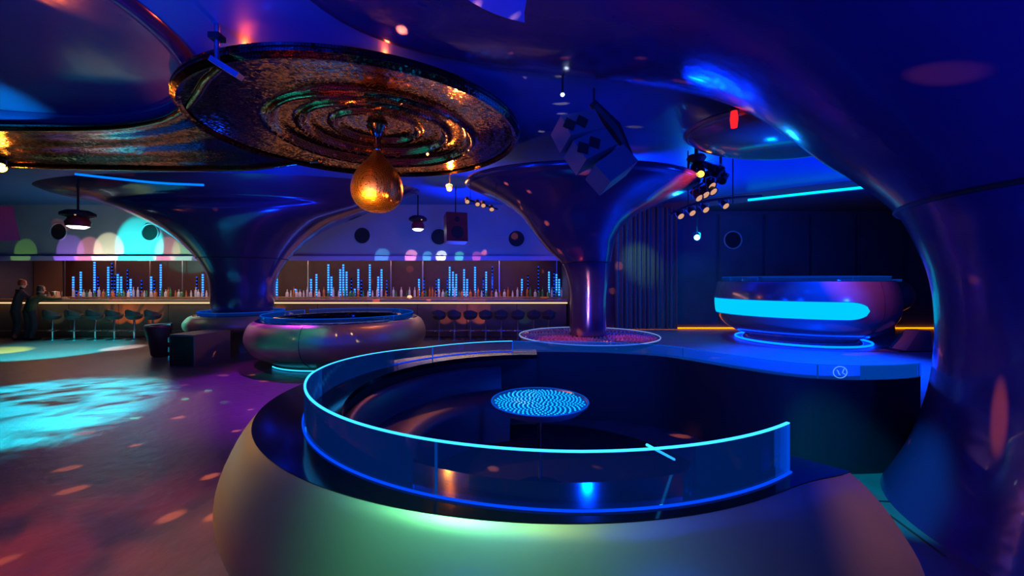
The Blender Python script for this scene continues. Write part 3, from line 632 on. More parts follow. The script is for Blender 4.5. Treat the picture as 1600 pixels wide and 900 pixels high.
# pedestal beside booth (grey wedge)
w_ = tag(empty('monitor_wedge', (8.35, 8.6, PZ)), 'grey wedge-shaped box on the raised floor beside the lit booth', 'box')
link('cabinet', [(-.28, -.2, 0), (.28, -.2, 0), (.28, .2, 0), (-.28, .2, 0), (0.05, -.15, .42), (.28, -.15, .42), (.28, .15, .42), (0.05, .15, .42)], [(3, 2, 1, 0), (4, 5, 6, 7), (0, 1, 5, 4), (1, 2, 6, 5), (2, 3, 7, 6), (3, 0, 4, 7)], mat('grey wedge', (0.12, 0.16, 0.13), 0.5), w_)
MB().box((0, 0, 0.01), (0.9, 0.5, 0.02)).build('base_board', M['black_matt'], w_)
# amber light along the stage wall
am = tag(empty('amber_light_strip'), 'amber light strip along the foot of the dark stage wall', 'light strip')
MB().box(((3.1+12.9)/2, 12.36, 0.33), (9.8, 0.03, 0.035)).build('strip', M['amber'], am)
# curtain
cu = MB(); n = 140; vs = []; fs = []
for i in range(n+1):
    x = 3.05+1.9*i/n; y = 12.25+0.05*math.sin(i*2*PI/10)+0.02*math.sin(i*0.9)
    vs += [(x, y, 0.31), (x, y, 3.95)]
for i in range(n): fs.append((2*i, 2*i+2, 2*i+3, 2*i+1))
tag(link('stage_curtain', vs, fs, M['curtain'], None, True), 'pleated dark curtain washed green beside the central column', 'curtain')
# wall panels on the stage wall
for i, x in enumerate((5.5, 6.9, 8.3, 9.7, 11.1)):
    struct(MB().box((x, 12.37, 2.1), (1.3, 0.06, 3.3)).build('wall_panel', M['dark_wall']))
# ------------------------------------------------------------------ bar
BX0, BX1 = -16.9, 1.7
BD = 12.6
struct(MB().box(((BX0+BX1)/2, BD+0.35, 3.29), (BX1-BX0, 0.7, 1.62)).build('wall_bulkhead', M['wall']))
struct(MB().box(((BX0+BX1)/2, BD-0.06, 2.44), (BX1-BX0, 0.14, 0.13)).build('trim_1', M['lip']))
bar = tag(empty('bar_counter', (0, 0, 0)), 'long straight bar counter with a warm light line along its edge', 'bar counter')
MB().box(((BX0+BX1)/2, BD+0.42, 1.14), (BX1-BX0, 0.9, 0.06)).build('worktop', M['counter'], bar)
MB().box(((BX0+BX1)/2, BD-0.02, 1.14), (BX1-BX0, 0.03, 0.10)).build('edge_board', mat('edge', (0.5, 0.28, 0.14), 0.4), bar)
MB().box(((BX0+BX1)/2, BD-0.035, 1.075), (BX1-BX0, 0.03, 0.03)).build('light_line', M['tube'], bar)
for i in range(12):
    wd = (BX1-BX0)/12; MB().box((BX0+wd*(i+0.5), BD+0.3, 0.54), (wd-0.015, 0.3, 1.04)).build('front_panel', M['barfront'], bar)
MB().tube([(BX0, BD-0.02, 0.22), (BX1, BD-0.02, 0.22)], 0.02, 8).build('foot_rail', M['steel'], bar, True)
bb = tag(empty('back_bar', (0, 0, 0)), 'back bar cabinet with reddish panels behind the bottles', 'cabinet')
MB().box(((BX0+BX1)/2, 14.15, 0.59), (BX1-BX0, 0.7, 1.18)).build('cabinet', M['wood'], bb)
MB().box(((BX0+BX1)/2, 14.15, 1.195), (BX1-BX0, 0.72, 0.03)).build('shelf_top', M['counter'], bb)
for x in (98, 178, 232, 283, 325, 432, 480, 610, 660, 780, 870):
    q = P(x, 440, 14.35); MB().box((q.x, 14.42, 2.0), (0.03, 0.03, 1.6)).build('mullion', M['steel'], bb)
q0, q1 = P(98, 440, 14.5).x, BX0
MB().box(((q0+q1)/2, 14.5, 2.0), (q0-q1, 0.04, 1.6)).build('side_panel', mat('brown panel', (0.12, 0.07, 0.05), 0.6), bb)
area((-7.6, 13.6, 2.5), (-7.6, 14.4, 1.0), (1.0, 0.45, 0.32), 60, 17, 0.1)
area((-7.6, 13.1, 2.4), (-7.6, 12.9, 1.0), (1.0, 0.45, 0.2), 120, 17, 0.1)
# led light columns
cols = []
def lc(bay, lst):
    for k, (x, top, dense) in enumerate(lst): cols.append((bay, k, x, top, dense))
Z6 = lambda x: x/4.85
lc('left bay', [(Z6(555), 432, 1), (Z6(580), 452, 0), (Z6(612), 425, 1), (Z6(716), 410, 1), (Z6(742), 431, 0), (Z6(820), 417, 1), (Z6(848), 411, 0), (Z6(868), 430, 0), (Z6(892), 426, 1), (Z6(918), 432, 1), (Z6(965), 421, 0), (Z6(990), 435, 1), (Z6(1072), 438, 0), (Z6(1145), 431, 1), (Z6(1168), 436, 0), (Z6(1218), 411, 1), (Z6(1490), 433, 0), (Z6(1536), 427, 1)])
Z7 = lambda x: 420+x/3.333
lc('middle bay', [(Z7(42), 436, 1), (Z7(138), 451, 1), (Z7(220), 434, 1), (Z7(248), 428, 1), (Z7(310), 414, 1), (Z7(326), 430, 1), (Z7(372), 421, 1), (Z7(388), 414, 1), (Z7(405), 424, 1), (Z7(430), 435, 0), (Z7(447), 450, 1), (Z7(466), 420, 1), (Z7(482), 438, 0), (Z7(526), 414, 1), (Z7(570), 433, 1), (Z7(587), 422, 1), (Z7(614), 438, 0)])
lc('right bay', [(Z7(782), 434, 1), (Z7(808), 435, 0), (Z7(872), 436, 0), (Z7(885), 434, 1), (Z7(930), 434, 0), (Z7(942), 415, 1), (Z7(959), 425, 1), (Z7(976), 428, 1), (Z7(1017), 420, 1), (Z7(1033), 436, 1), (Z7(1074), 415, 1), (Z7(1117), 434, 0), (Z7(1132), 423, 1), (Z7(1164), 417, 0), (Z7(1318), 434, 1), (Z7(1349), 430, 0), (Z7(1404), 417, 0), (Z7(1459), 423, 1), (Z7(1485), 425, 0), (Z7(1498), 428, 1), (Z7(1512), 436, 1), (Z7(1540), 438, 1)])
for bay, k, x, top, dense in cols:
    b = P(x, 464, 14.2); zt = P(x, top, 14.2).z; z0 = 1.215
    root = tag(empty('led_column', (b.x, 14.2, z0)), f'{"bright" if dense else "faint dotted"} blue LED light column, {ORD[k]} from the left in the {bay} behind the bar', 'light column', 'LED light columns on the back bar')
    h = zt-z0; m = MB(); z = 0.06; st = 0.085
    while z < h:
        s_ = 0.055 if dense else 0.035
        m.box((0, 0, z), (s_, 0.02, 0.055 if dense else 0.03)); z += st if dense else 0.12
    m.build('led_dots', M['led_colh' if dense else 'led_col'], root)
    MB().box((0, 0.015, h/2), (0.045, 0.012, h)).build('backing_rod', M['rodglow'] if dense else M['black'], root)
# bottles on back bar
def lathe_bottle(kind):
    if kind == 'tall': pr_ = [(0.036, 0), (0.038, 0.01), (0.038, 0.19), (0.03, 0.225), (0.014, 0.25), (0.013, 0.31), (0.016, 0.315), (0.016, 0.33)]
    elif kind == 'squat': pr_ = [(0.05, 0), (0.052, 0.01), (0.05, 0.13), (0.03, 0.165), (0.015, 0.18), (0.015, 0.225), (0.019, 0.23), (0.019, 0.25)]
    else: pr_ = [(0.03, 0), (0.03, 0.12), (0.02, 0.15), (0.012, 0.2), (0.013, 0.22)]
    return pr_
bm_ = {}
for kind in ('tall', 'squat', 'slim'):
    for c_ in ('amber', 'clear', 'green'):
        o = MB().lathe(lathe_bottle(kind), 10).build('bottle', M['b_'+c_], None, True); bm_[(kind, c_)] = (o.data); bpy.data.objects.remove(o)
rnd = random.Random(3); nb = 0; cnt = {}
spans = [(112, 150), (150, 330), (445, 610), (612, 760), (765, 885)]
for si, (xa, xb) in enumerate(spans):
    x = xa+3
    where = ['at the far left of the back bar', 'left of the left column', 'between the columns, left half', 'between the columns, right half', 'beside the central column'][si]
    while x < xb:
        kind = rnd.choice(('tall', 'squat', 'slim')); c_ = rnd.choice(('amber', 'clear', 'clear', 'green')); q = P(x, 464, 13.93)
        o = bpy.data.objects.new('bottle', bm_[(kind, c_)]); C.objects.link(o); o.location = (q.x, 13.93+rnd.uniform(-0.04, 0.06), 1.211)
        kk = (kind, c_, si); cnt[kk] = cnt.get(kk, 0)+1; tag(o, f'{ORD[cnt[kk]-1]} {kind} {c_} glass bottle from the left, {where}', 'bottle', f'bottles {where}'); x += rnd.uniform(4.2, 8.5); nb += 1
# stools
def stool():
    r = empty('bar_stool')
    MB().lathe([(0.10, 0.60), (0.17, 0.64), (0.21, 0.72), (0.20, 0.76), (0.17, 0.75), (0.0, 0.73)], 20).build('seat', M['leather'], r, True)
    m = MB(); vs = []; fs = []
    for i in range(13):
        a = math.radians(-170+160*i/12); hh = 0.92-0.12*abs(i-6)/6
        for rr, z in ((0.20, 0.72), (0.215, hh), (0.19, hh), (0.18, 0.72)): vs.append((rr*math.cos(a), rr*math.sin(a), z))
    for i in range(12):
        for k in range(4): fs.append((i*4+k, (i+1)*4+k, (i+1)*4+(k+1) % 4, i*4+(k+1) % 4))
    m.add(vs, fs+[(0, 1, 2, 3), (48, 51, 50, 49)]).build('backrest', M['leather'], r, True)
    MB().tube([(0, 0, 0.02), (0, 0, 0.62)], 0.028, 10).build('pole', M['chrome'], r, True)
    MB().tube([(0.15*math.cos(i*PI/10), 0.15*math.sin(i*PI/10), 0.27) for i in range(20)], 0.012, 6, True).tube([(-0.15, 0, 0.27), (0.15, 0, 0.27)], 0.010, 6).build('footrest', M['chrome'], r, True)
    MB().lathe([(0.2, 0.0), (0.2, 0.015), (0.05, 0.035), (0.0, 0.035)], 24).build('base', M['chrome'], r, True)
    return r
s0 = stool(); first = True
for row, xs in (('left of the left column', [82, 116, 149, 179, 210, 239]), ('left of the central column', [686, 710, 735, 759, 783, 809, 834, 857])):
    for k, x in enumerate(xs):
        o = s0 if first else copy_tree(s0); first = False
        q = P(x, 500, 12.2); o.location = (q.x, 12.2, 0)
        tag(o, f'black bar stool, {ORD[k]} from the left in the row {row}', 'bar stool', 'bar stools along the counter')
# portholes
for x, y, lab in ((92, 362, 'round air vent high on the bar bulkhead, nearest the left edge'), (235, 363, 'round air vent above the cyan patch on the bulkhead'), (566, 368, 'round air vent on the bulkhead right of the golden drop'), (686, 370, 'round air vent half hidden by the red hanging speaker'), (807, 373, 'round air vent on the bulkhead next to the central column flare'), (1145, 375, 'round air vent high on the dark stage wall')):
    D = BD if x < 900 else 12.34; q = P(x, y, D-0.005); mt = Matrix.Rotation(PI/2, 3, 'X')
    r = tag(empty('air_vent', (q.x, q.y, q.z)), lab, 'air vent', None)
    MB().lathe([(0.24, 0.0), (0.275, 0.0), (0.28, 0.02), (0.265, 0.035), (0.245, 0.03), (0.24, 0.0)], 32, mtx=mt, cap=False).build('ring', M['white_box'], r, True)
    MB().lathe([(0.0, 0.004), (0.24, 0.004)], 32, mtx=mt, cap=False).build('dark_throat', M['grille'], r)
    for k in range(-3, 4): MB().box((0, -0.014, k*0.06), (2*math.sqrt(0.235**2-(k*0.06)**2), 0.006, 0.012)).build('vane', M['black_matt'], r)

# ------------------------------------------------------------------ hanging equipment
def cabinet_speaker(name, label, loc, size, rz, rx, mtl, cones, rod_to=CEIL):
    r = tag(empty(name, loc, rz), label, 'speaker'); r.rotation_euler = (rx, 0, rz)
    sx, sy, sz = size; MB().box((0, 0, 0), size).build('cabinet', mtl, r)
    MB().box((0, -sy/2-0.008, 0), (sx*0.88, 0.016, sz*0.9)).build('grille', mtl, r)
    mt = Matrix.Rotation(PI/2, 3, 'X')
    for cx, cz, cr in cones: MB().lathe([(cr, 0.0), (cr*1.05, 0.012), (cr*0.9, 0.02), (cr*0.3, -0.0), (0.0, 0.004)], 24, (cx*sx, -sy/2-0.016, cz*sz), mtx=mt).build('cone', M['grille'], r, True)
    R = r.rotation_euler.to_matrix().inverted(); up = R @ Vector((0, 0, rod_to-loc[2]))
    MB().tube([(0, 0, sz*0.4), up], 0.015, 8).build('hanging_pole', M['black_matt'], r, True)
    return r
q = P(712, 357, 10.2)
cabinet_speaker('hanging_speaker', 'red loudspeaker box hanging from the ceiling over the bar stools', q, (0.52, 0.42, 0.72), math.radians(18), math.radians(-6), M['redbox'], [(0, -0.2, 0.15), (0, 0.25, 0.06)])
q = P(-2, 350, 6.6)
cabinet_speaker('hanging_speaker', 'orange-lit loudspeaker box cut by the left edge', q, (0.28, 0.3, 0.55), math.radians(-20), math.radians(8), M['redbox'], [(0, -0.2, 0.1)])
# line array
la = tag(empty('line_array_speaker', (0, 0, 0)), 'curved cluster of pale loudspeaker cabinets hanging before the central column', 'speaker')
segs = [((902, 205), 0.32, 18, 0.30), ((922, 236), 0.36, 28, 0.30), ((955, 266), 0.42, 36, 0.34)]
for (px, wd, ang, dep) in segs:
    q = P(px[0], px[1], 4.9); Rm = Matrix.Rotation(math.radians(22), 3, 'Z') @ Matrix.Rotation(math.radians(-ang), 3, 'Y') @ Matrix.Rotation(math.radians(-20), 3, 'X')
    cb = MB().box(q, (0.48, 0.34, 0.27), mtx=Rm).build('cabinet', mat('blue-grey cabinet', (0.11, 0.12, 0.16), 0.5), la)
    for ux in ((-0.13, 0.04) if px[0] < 940 else ()):
        f = q+Rm @ Vector((ux-0.06, -0.172, 0)); MB().box(f, (0.125, 0.02, 0.135), mtx=Rm @ Matrix.Rotation(math.radians(45), 3, 'Y')).build('driver_opening', M['grille'], cb)
q = P(975, 225, 5.1); Rm = Matrix.Rotation(math.radians(-52), 3, 'Y')
MB().tube([P(925, 160, 5.05), P(960, 200, 5.1), P(990, 250, 5.1)], [0.05, 0.09, 0.02], 8).build('rear_bracket', M['black_matt'], la, True)
MB().tube([P(928, 165, 5.0), (P(928, 165, 5.0).x, 5.0, 4.1)], 0.014, 8).build('hanging_pole', M['black_matt'], la, True)
# little lamp on a rod
q = P(879, 148, 4.6); r = tag(empty('pendant_lamp', q), 'tiny white point lamp on a short rod near the speaker cluster', 'lamp')
MB().lathe([(0.0, -0.022), (0.018, -0.012), (0.022, 0.0), (0.018, 0.012), (0.0, 0.02)], 16).build('bulb', M['lens_white'], r, True)
MB().tube([(0, 0, 0.02), (0, 0, 4.1-q.z if q.z < 4.05 else 0.05)], 0.012, 8).build('rod', M['black_matt'], r)
# ceiling pole with arm, left of disc
q = P(339, 50, 3.75); r = tag(empty('ceiling_bracket', (q.x, q.y, 0)), 'slim blue-lit ceiling pole with a short slanting arm beside the mosaic disc', 'bracket')
za = P(340, 100, 3.75).z
MB().tube([(0, 0, za), (0, 0, 4.1)], 0.022, 8).build('pole', M['steel'], r, True)
MB().box((0, 0, 3.98), (0.1, 0.1, 0.05)).build('ceiling_plate', M['black_matt'], r)
MB().box((0.10, -0.02, za-0.05), (0.30, 0.08, 0.05), mtx=Matrix.Rotation(math.radians(32), 3, 'Y')).build('arm', M['steel'], r)
# dome effect lights
def dome_light(label, q, s_=1.0, lens='lens_white'):
    r = tag(empty('effect_light', q), label, 'stage light')
    MB().lathe([(0.0, 0.20), (0.20*s_, 0.20), (0.30*s_, 0.14), (0.30*s_, 0.08), (0.18*s_, 0.04), (0.0, 0.04)], 28).build('housing', M['black_matt'], r, True)
    MB().lathe([(0.16*s_, 0.05), (0.22*s_, -0.06), (0.20*s_, -0.16)], 24, cap=False).build('dome', M['redbox'], r, True)
    MB().lathe([(0.0, -0.21), (0.12*s_, -0.20), (0.19*s_, -0.15), (0.12*s_, -0.12), (0.0, -0.11)], 24).build('lens', M[lens], r, True)
    MB().tube([(0, 0, 0.2), (0, 0, CEIL-q.z)], 0.02, 8).build('hanging_pole', M['black_matt'], r, True)
    MB().lathe([(0.0, -0.03), (0.025, 0), (0.0, 0.03)], 8, (0.17*s_, -0.22*s_, 0.08)).build('indicator', M['lens_pink'], r)
    return r
dome_light('dome effect light with white lens hanging left, over the bar stools', P(122, 343, 9.2), 1.0)
dome_light('smaller dome effect light with white lens beside the red speaker', P(653, 349, 11.2), 0.8)
# par cans
def par_can(label, q, tgt, lens, s_=1.0, yoke=True, name='spotlight', halo=None, group=None):
    r = tag(empty(name, q), label, 'spotlight', group); d = (Vector(tgt)-Vector(q)).normalized(); mt = d.to_track_quat('Z', 'Y').to_matrix()
    MB().lathe([(0.02*s_, -0.16*s_), (0.05*s_, -0.14*s_), (0.06*s_, 0.0), (0.075*s_, 0.06*s_), (0.065*s_, 0.06*s_), (0.055*s_, 0.04*s_)], 18, mtx=mt, cap=False).build('housing', M['black_matt'], r, True)
    MB().lathe([(0.0, 0.045*s_), (0.062*s_, 0.05*s_)], 18, mtx=mt, cap=False).build('lens', M[lens], r)
    if yoke: MB().tube([(0.075*s_, 0, 0), (0.08*s_, 0, 0.10*s_), (0, 0, 0.13*s_), (-0.08*s_, 0, 0.10*s_), (-0.075*s_, 0, 0)], 0.008*s_, 6).build('yoke', M['steel'], r, True)
    return r
eye = Vector((0, 0, 1.75))
q = P(702, 295, 8.2); par_can('orange glaring spotlight hanging between the drop and the central column', q, eye, 'lens_orange', 0.75)
MB().tube([(0, 0.05, 0.06), (0, 0.05, CEIL-q.z)], 0.010, 6).build('hanging_pole', M['black_matt'], [o for o in bpy.data.objects if o.get('label', '').startswith('orange glaring spotlight hanging')][0])
point(q+Vector((0, -0.12, 0.02)), ORANGE, 90, 0.03)
q = P(1, 262, 7.4); par_can('orange glaring spotlight at the left edge under the mosaic band', q, eye, 'lens_orange', 1.3)
MB().tube([(0, 0.05, 0.06), (0, 0.05, CEIL-q.z)], 0.012, 6).build('hanging_pole', M['black_matt'], [o for o in bpy.data.objects if o.get('label', '').startswith('orange glaring spotlight at the left')][0])
q = P(668, 241, 6.5); par_can('small orange pinspot within the rings of the mosaic disc', q, eye, 'lens_orange', 0.3)
q = P(1089, 371, 10.8); r = par_can('cyan glaring spotlight hanging in front of the dark stage wall', q, eye, 'lens_cyan', 1.1)
point(q+Vector((0, -0.14, 0)), (0.0, 0.35, 1.0), 60, 0.03)
MB().tube([(0, 0, 0.1), (0, 0, CEIL-q.z)], 0.015, 8).build('hanging_pole', M['black_matt'], r, True)
# lighting rail with four cans (lower)
rl = tag(empty('lighting_rail'), 'curved black lighting rail hanging right of the central column', 'lighting rail')
rp = catmull([P(x, y, 7.4) for x, y in [(1046, 335), (1075, 322), (1105, 314), (1145, 309), (1190, 306)]], 5)
MB().tube(rp, 0.022, 8).build('rail', M['black_matt'], rl, True)
for x in (1075, 1145): p_ = P(x, 320, 7.4); MB().tube([(p_.x, p_.y, p_.z), (p_.x, p_.y, CEIL)], 0.01, 6).build('hanger', M['black_matt'], rl)
for k, (x, y) in enumerate(((1062, 336), (1080, 331), (1101, 326), (1132, 320))):
    q = P(x, y, 7.4); par_can(f'small spotlight clamped under the curved lighting rail, {ORD[k]} from the left', q, q+Vector((0.15, -0.6, -0.5)), 'lens_pink', 0.95, group='spotlights on the curved rail')
# upper truss cluster
tr = tag(empty('lighting_truss'), 'short black lighting truss slanting up beside the red-lit canopy lip', 'lighting truss')
MB().tube([P(1082, 303, 7.0), P(1108, 290, 7.0), P(1130, 262, 7.0)], 0.04, 8).build('boom', M['black_matt'], tr, True)
MB().tube([P(1082, 296, 7.15), P(1108, 280, 7.15), P(1126, 258, 7.15)], 0.02, 8).build('boom', M['black_matt'], tr, True)
p_ = P(1126, 258, 7.1); MB().tube([p_, (p_.x, p_.y, CEIL)], 0.02, 6).build('hanger', M['black_matt'], tr)
for k, (x, y) in enumerate(((1090, 307), (1100, 302), (1112, 297), (1110, 288))):
    q = P(x, y, 6.95); par_can(f'pale spotlight under the slanting truss, {ORD[k]} from the left', q, q+Vector((0.2, -0.5, -0.5)), 'lens_pink', 1.05, group='spotlights on the slanting truss')
for k, (x, y) in enumerate(((1112, 262), (1124, 268), (1118, 278), (1130, 280), (1106, 272))):
    q = P(x, y, 7.05); par_can('dark spotlight at the truss head, '+['uppermost', 'right of the uppermost', 'in the middle', 'lowest right', 'furthest left'][k]+' of the bunch', q, q+Vector((0.5-k*0.3, -0.3, -0.4)), 'grille', 1.0, group='dark spotlights at the truss head')
q = P(1095, 272, 6.9); par_can('round amber lamp beside the red-lit canopy lip', q, eye, 'lens_yellow', 0.9)
q = P(1088, 252, 7.0); r = tag(empty('moving_head_light', q), 'dark moving-head light on the ceiling above the amber lamp', 'stage light')
MB().lathe([(0.0, 0.10), (0.13, 0.10), (0.16, 0.05), (0.12, -0.02), (0.0, -0.02)], 20).build('base', M['black_matt'], r, True)
MB().lathe([(0.05, -0.12), (0.11, -0.06), (0.12, 0.05), (0.06, 0.12), (0.0, 0.13)], 18, (0.02, 0, -0.12), mtx=Matrix.Rotation(math.radians(50), 3, 'Y')).build('head', M['black'], r, True)
MB().tube([(-0.13, 0, 0.0), (-0.14, 0, -0.12)], 0.02, 6).build('arm', M['black_matt'], r); MB().tube([(0.15, 0, 0.0), (0.16, 0, -0.12)], 0.02, 6).build('arm', M['black_matt'], r)
MB().tube([(0, 0, 0.1), (0, 0, CEIL-q.z)], 0.03, 6).build('hanging_pole', M['black_matt'], r)
# small track under column 2's left lip
rl = tag(empty('lighting_rail'), 'short lighting rail with tiny lamps under the left lip of the central canopy', 'lighting rail')
MB().tube([P(728, 311, 6.9), P(750, 318, 6.9), P(778, 327, 6.9)], 0.015, 6).build('rail', M['black_matt'], rl)
for x in (735, 775): p_ = P(x, 314, 6.9); MB().tube([p_, (p_.x, p_.y, 3.5)], 0.006, 6).build('hanger', M['black_matt'], rl)
for k, (x, y) in enumerate(((730, 314), (746, 318), (755, 320), (768, 326))):
    q = P(x, y, 6.85); par_can(f'tiny spotlight on the short rail under the central canopy, {ORD[k]} from the left', q, q+Vector((0.1, -0.6, -0.5)), 'lens_pink', 0.6, group='tiny spotlights on the short rail')
# bracket triangle
# ------------------------------------------------------------------ floor items left
bx = tag(empty('subwoofer_box', (0, 0, 0)), 'dark loudspeaker box on the dance floor before the smaller pod', 'speaker')
a_, b_, c_ = G(265, 573, 0), G(304, 575, 0), G(360, 562, 0)
d_ = a_+(c_-b_); H = 0.66
link('cabinet', [a_, b_, c_, d_]+[p+Vector((0, 0, H)) for p in (a_, b_, c_, d_)], [(3, 2, 1, 0), (4, 5, 6, 7), (0, 1, 5, 4), (1, 2, 6, 5), (2, 3, 7, 6), (3, 0, 4, 7)], M['speaker'], bx)
u = (b_-a_).normalized(); nrm = Vector((u.y, -u.x, 0)); cpt = (a_+b_)/2
ang = math.atan2(u.y, u.x)
MB().box(cpt+nrm*0.01+Vector((0, 0, H/2)), ((b_-a_).length*0.9, 0.02, H*0.9), rz=ang).build('grille', M['grille'], bx)
for hz in (0.12, 0.3, 0.5): MB().tube([a_-u*0.02+Vector((0, 0, hz)), a_-u*0.02+Vector((0, 0, hz+0.1))], 0.015, 6).build('handle', M['chrome'], bx)
# tub chair
M['chair'] = mat('black chair leather', (0.02, 0.02, 0.025), 0.4)
tc_ = tag(empty('tub_chair', (-8.15, 9.55, 0), 2.2), 'black round tub chair left of the smaller pod', 'chair')
MB().lathe([(0.20, 0.0), (0.24, 0.05), (0.28, 0.3), (0.30, 0.42), (0.26, 0.46), (0.0, 0.46)], 28).build('seat', M['chair'], tc_, True)
vs = []; fs = []
for i in range(25):
    a = math.radians(-30+240*i/24)
    for rr, z in ((0.28, 0.3), (0.38, 0.68), (0.36, 0.74), (0.30, 0.72), (0.24, 0.44)): vs.append((rr*math.cos(a), rr*math.sin(a), z))
for i in range(24):
    for k in range(4): fs.append((i*5+k, (i+1)*5+k, (i+1)*5+k+1, i*5+k+1))
link('backrest', vs, fs, M['chair'], tc_, True)
tc_.scale = (0.88, 0.88, 1.0)
# floor joints near the entrance (tile slabs seen in cyan light)
for i, (p0, p1) in enumerate((((2.0, 3.35), (3.4, 3.2)), ((2.75, 2.6), (2.9, 3.6)))):
    struct(MB().tube([(p0[0], p0[1], 0.0), (p1[0], p1[1], 0.0)], 0.008, 6).build('floor_joint', M['black_matt']))
# ------------------------------------------------------------------ people at the bar
def person(label, loc, rz, joints, rad, top_mat, leg_mat, hair_mat, head_c, look, hand_pts):
    r = tag(empty('person', loc, rz), label, 'person')
    me = bpy.data.meshes.new('body'); names = list(joints); E = [('pelvis', 'waist'), ('waist', 'chest'), ('chest', 'neck'), ('neck', 'skull'), ('chest', 'l_sh'), ('l_sh', 'l_el'), ('l_el', 'l_wr'), ('chest', 'r_sh'), ('r_sh', 'r_el'), ('r_el', 'r_wr'),
        ('pelvis', 'l_hip'), ('l_hip', 'l_kn'), ('l_kn', 'l_an'), ('l_an', 'l_toe'), ('pelvis', 'r_hip'), ('r_hip', 'r_kn'), ('r_kn', 'r_an'), ('r_an', 'r_toe')]
    me.from_pydata([joints[n] for n in names], [(names.index(a), names.index(b)) for a, b in E], [])
    o = bpy.data.objects.new('body', me); C.objects.link(o); o.parent = r
    o.modifiers.new('skin', 'SKIN'); sm = o.modifiers.new('sub', 'SUBSURF'); sm.levels = 2; sm.render_levels = 2
    sv = me.skin_vertices[0].data
    for i, nme in enumerate(names): rr = rad.get(nme, 0.06); sv[i].radius = (rr, rr) if not isinstance(rr, tuple) else rr; sv[i].use_root = nme == 'pelvis'
    me.materials.append(top_mat)
    # trousers: a sleeve of cloth over each leg
    for s_ in ('l', 'r'):
        pts = [joints[s_+'_hip'], joints[s_+'_kn'], joints[s_+'_an']]; MB().tube(catmull(pts, 4), [0.10, 0.098, 0.095, 0.085, 0.078, 0.075, 0.07, 0.065, 0.062], 12).build('trouser_leg', leg_mat, r, True)
        MB().box(Vector(joints[s_+'_toe'])*0.6+Vector(joints[s_+'_an'])*0.4+Vector((0, 0, -0.03)), (0.09, 0.24, 0.07)).build('shoe', M['black'], r)
    # head
    hc = Vector(head_c); hm = Matrix.Rotation(look, 3, 'Z')
    hd = MB().lathe([(0.0, -0.125), (0.035, -0.12), (0.055, -0.09), (0.07, -0.03), (0.078, 0.03), (0.072, 0.08), (0.045, 0.115), (0.0, 0.125)], 20, hc)
    hd.add([hc+hm @ Vector(v) for v in ((-0.012, 0.07, -0.035), (0.012, 0.07, -0.035), (0, 0.10, -0.03), (0, 0.072, 0.012))], [(0, 1, 2), (0, 2, 3), (1, 3, 2), (0, 3, 1)])
    for s_ in (-1, 1): hd.lathe([(0.0, -0.025), (0.012, 0), (0.0, 0.028)], 8, hc+hm @ Vector((s_*0.077, 0, -0.005)))
    h = hd.build('head', M['skin'], r, True)
    for s_ in (-1, 1): MB().lathe([(0.0, -0.008), (0.009, 0), (0.0, 0.008)], 8, hc+hm @ Vector((s_*0.028, 0.068, 0.01))).build('eye', M['black'], h)
    MB().box(hc+hm @ Vector((0, 0.068, -0.062)), (0.04, 0.012, 0.01), rz=look).build('mouth', M['redbox'], h)
    hb = MB().lathe([(0.085, -0.04), (0.09, 0.03), (0.082, 0.09), (0.05, 0.13), (0.0, 0.14)], 20, hc+hm @ Vector((0, -0.02, 0)), cap=False); hb.build('hair', hair_mat, h, True)
    for (wr, dirv) in hand_pts:
        wv = Vector(wr); dv = Vector(dirv).normalized(); sd = dv.cross(Vector((0, 0, 1))).normalized(); m = MB()
        m.tube([wv-dv*0.02, wv+dv*0.04, wv+dv*0.09], [0.026, 0.038, 0.034], 10)
        for k, L in enumerate((0.075, 0.085, 0.08, 0.06)):
            b0 = wv+dv*0.085+sd*(k-1.5)*0.019; m.tube([b0, b0+dv*L*0.5, b0+dv*L*0.9+Vector((0, 0, -0.018))], [0.009, 0.008, 0.006], 6)
        m.tube([wv+dv*0.03+sd*-0.035, wv+dv*0.06+sd*-0.065, wv+dv*0.09+sd*-0.07], [0.011, 0.009, 0.007], 6)
        m.build('hand', M['skin'], r, True)
    return r
RAD = dict(pelvis=(0.15, 0.12), waist=(0.14, 0.11), chest=(0.17, 0.12), neck=0.055, skull=0.05, l_sh=0.075, r_sh=0.075, l_el=0.05, r_el=0.05, l_wr=0.032, r_wr=0.032, l_hip=0.1, r_hip=0.1, l_kn=0.065, r_kn=0.065, l_an=0.045, r_an=0.045, l_toe=0.035, r_toe=0.035)
J = dict(pelvis=(0, 0, 0.95), waist=(0, 0.03, 1.12), chest=(0, 0.08, 1.36), neck=(0, 0.12, 1.5), skull=(0, 0.14, 1.6), l_sh=(-0.19, 0.09, 1.42), l_el=(-0.25, 0.22, 1.22), l_wr=(-0.15, 0.42, 1.21), r_sh=(0.19, 0.09, 1.42), r_el=(0.28, 0.24, 1.24), r_wr=(0.32, 0.46, 1.21),
    l_hip=(-0.1, 0, 0.88), l_kn=(-0.11, 0.05, 0.48), l_an=(-0.11, -0.02, 0.08), l_toe=(-0.11, 0.14, 0.04), r_hip=(0.1, 0, 0.88), r_kn=(0.11, 0.05, 0.48), r_an=(0.12, -0.04, 0.08), r_toe=(0.12, 0.12, 0.04))
q = P(24, 500, 12.15)
person('auburn-haired person in dark clothes standing at the left end of the bar', (q.x, 12.15, 0), math.radians(-30), J, RAD, M['cloth_dark'], M['cloth_dark'], M['hair_red'], (0, 0.15, 1.66), 0.0, [(J['l_wr'], (0.3, 1, 0)), (J['r_wr'], (0.1, 1, 0))])
J2 = dict(J); sh = lambda p, dx, dy, dz: (p[0]+dx, p[1]+dy, p[2]+dz)
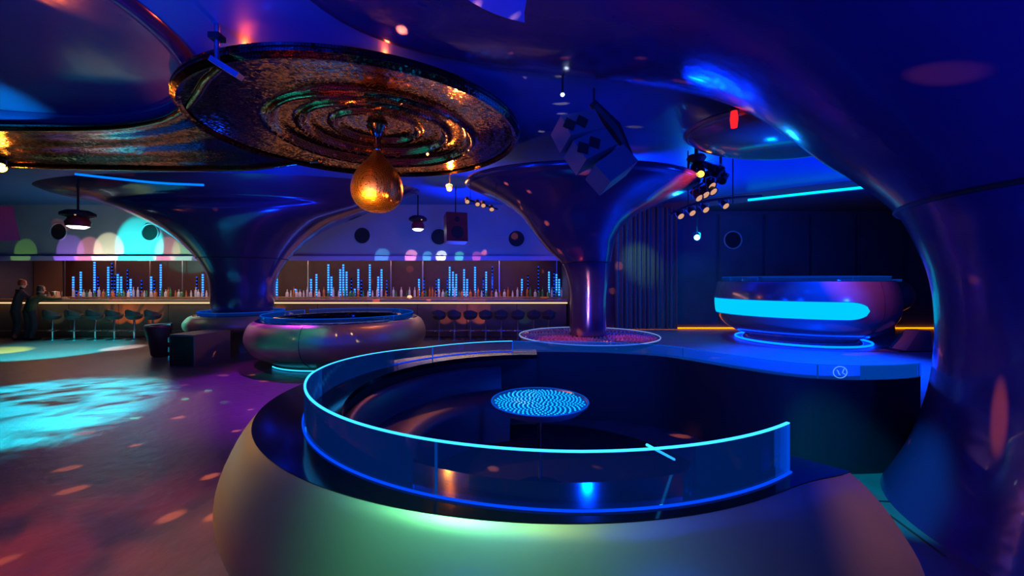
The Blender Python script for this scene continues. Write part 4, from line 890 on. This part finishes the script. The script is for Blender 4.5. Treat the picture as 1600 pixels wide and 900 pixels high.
for k in ('chest', 'neck', 'skull', 'l_sh', 'r_sh'): J2[k] = sh(J[k], 0, 0.10, -0.12 if k == 'chest' else -0.17)
J2['l_el'] = (-0.24, 0.32, 1.17); J2['r_el'] = (0.30, 0.34, 1.2); J2['r_wr'] = (0.42, 0.52, 1.21); J2['l_wr'] = (-0.08, 0.48, 1.21)
q = P(46, 500, 12.1)
person('dark-haired person in a dark green jacket leaning on the bar, hand outstretched', (q.x, 12.1, 0), math.radians(-12), J2, RAD, M['cloth_green'], M['cloth_dark'], M['hair_dark'], (0, 0.27, 1.48), -0.5, [(J2['l_wr'], (0.3, 1, 0)), (J2['r_wr'], (0.6, 0.8, 0))])
# things on the counter
q = P(100, 462, 13.2); r = tag(empty('ice_bucket', (q.x, 12.95, 1.172)), 'pale ice bucket on the bar right of the two people', 'bucket')
MB().lathe([(0.09, 0.0), (0.12, 0.02), (0.15, 0.22), (0.155, 0.24), (0.14, 0.24), (0.11, 0.04), (0.0, 0.03)], 24).build('bucket', M['chrome'], r, True)
MB().lathe([(0.13, 0.19), (0.08, 0.24), (0.0, 0.26)], 16).build('ice', mat('ice', (0.8, 0.9, 1.0), 0.2), r, True)
q = P(82, 462, 13.0); r = tag(empty('drip_tray', (q.x, 12.95, 1.172)), 'low tray of glasses on the bar beside the ice bucket', 'tray')
MB().box((0, 0, 0.015), (0.5, 0.3, 0.03)).build('tray', M['steel'], r)
for i in range(4):
    g_ = MB().lathe([(0.03, 0.0), (0.035, 0.12), (0.032, 0.12), (0.027, 0.01)], 12).build('drinking_glass', M['b_clear'], None, True); g_.location = (q.x-0.18+0.12*i, 12.95, 1.203)
    tag(g_, f'short clear tumbler on the low tray at the bar, {ORD[i]} from the left', 'glass', 'tumblers on the low tray')
q = P(640, 462, 12.95); r = tag(empty('table_lamp', (q.x, 12.95, 1.172)), 'small warm glowing lamp on the bar between the columns', 'lamp')
MB().lathe([(0.05, 0.0), (0.05, 0.015), (0.01, 0.03), (0.01, 0.06)], 16).build('base', M['steel'], r, True)
MB().lathe([(0.08, 0.05), (0.05, 0.12), (0.045, 0.12), (0.075, 0.05)], 20, cap=False).build('shade', emis('warm shade', (1.0, 0.4, 0.2), 2), r, True)
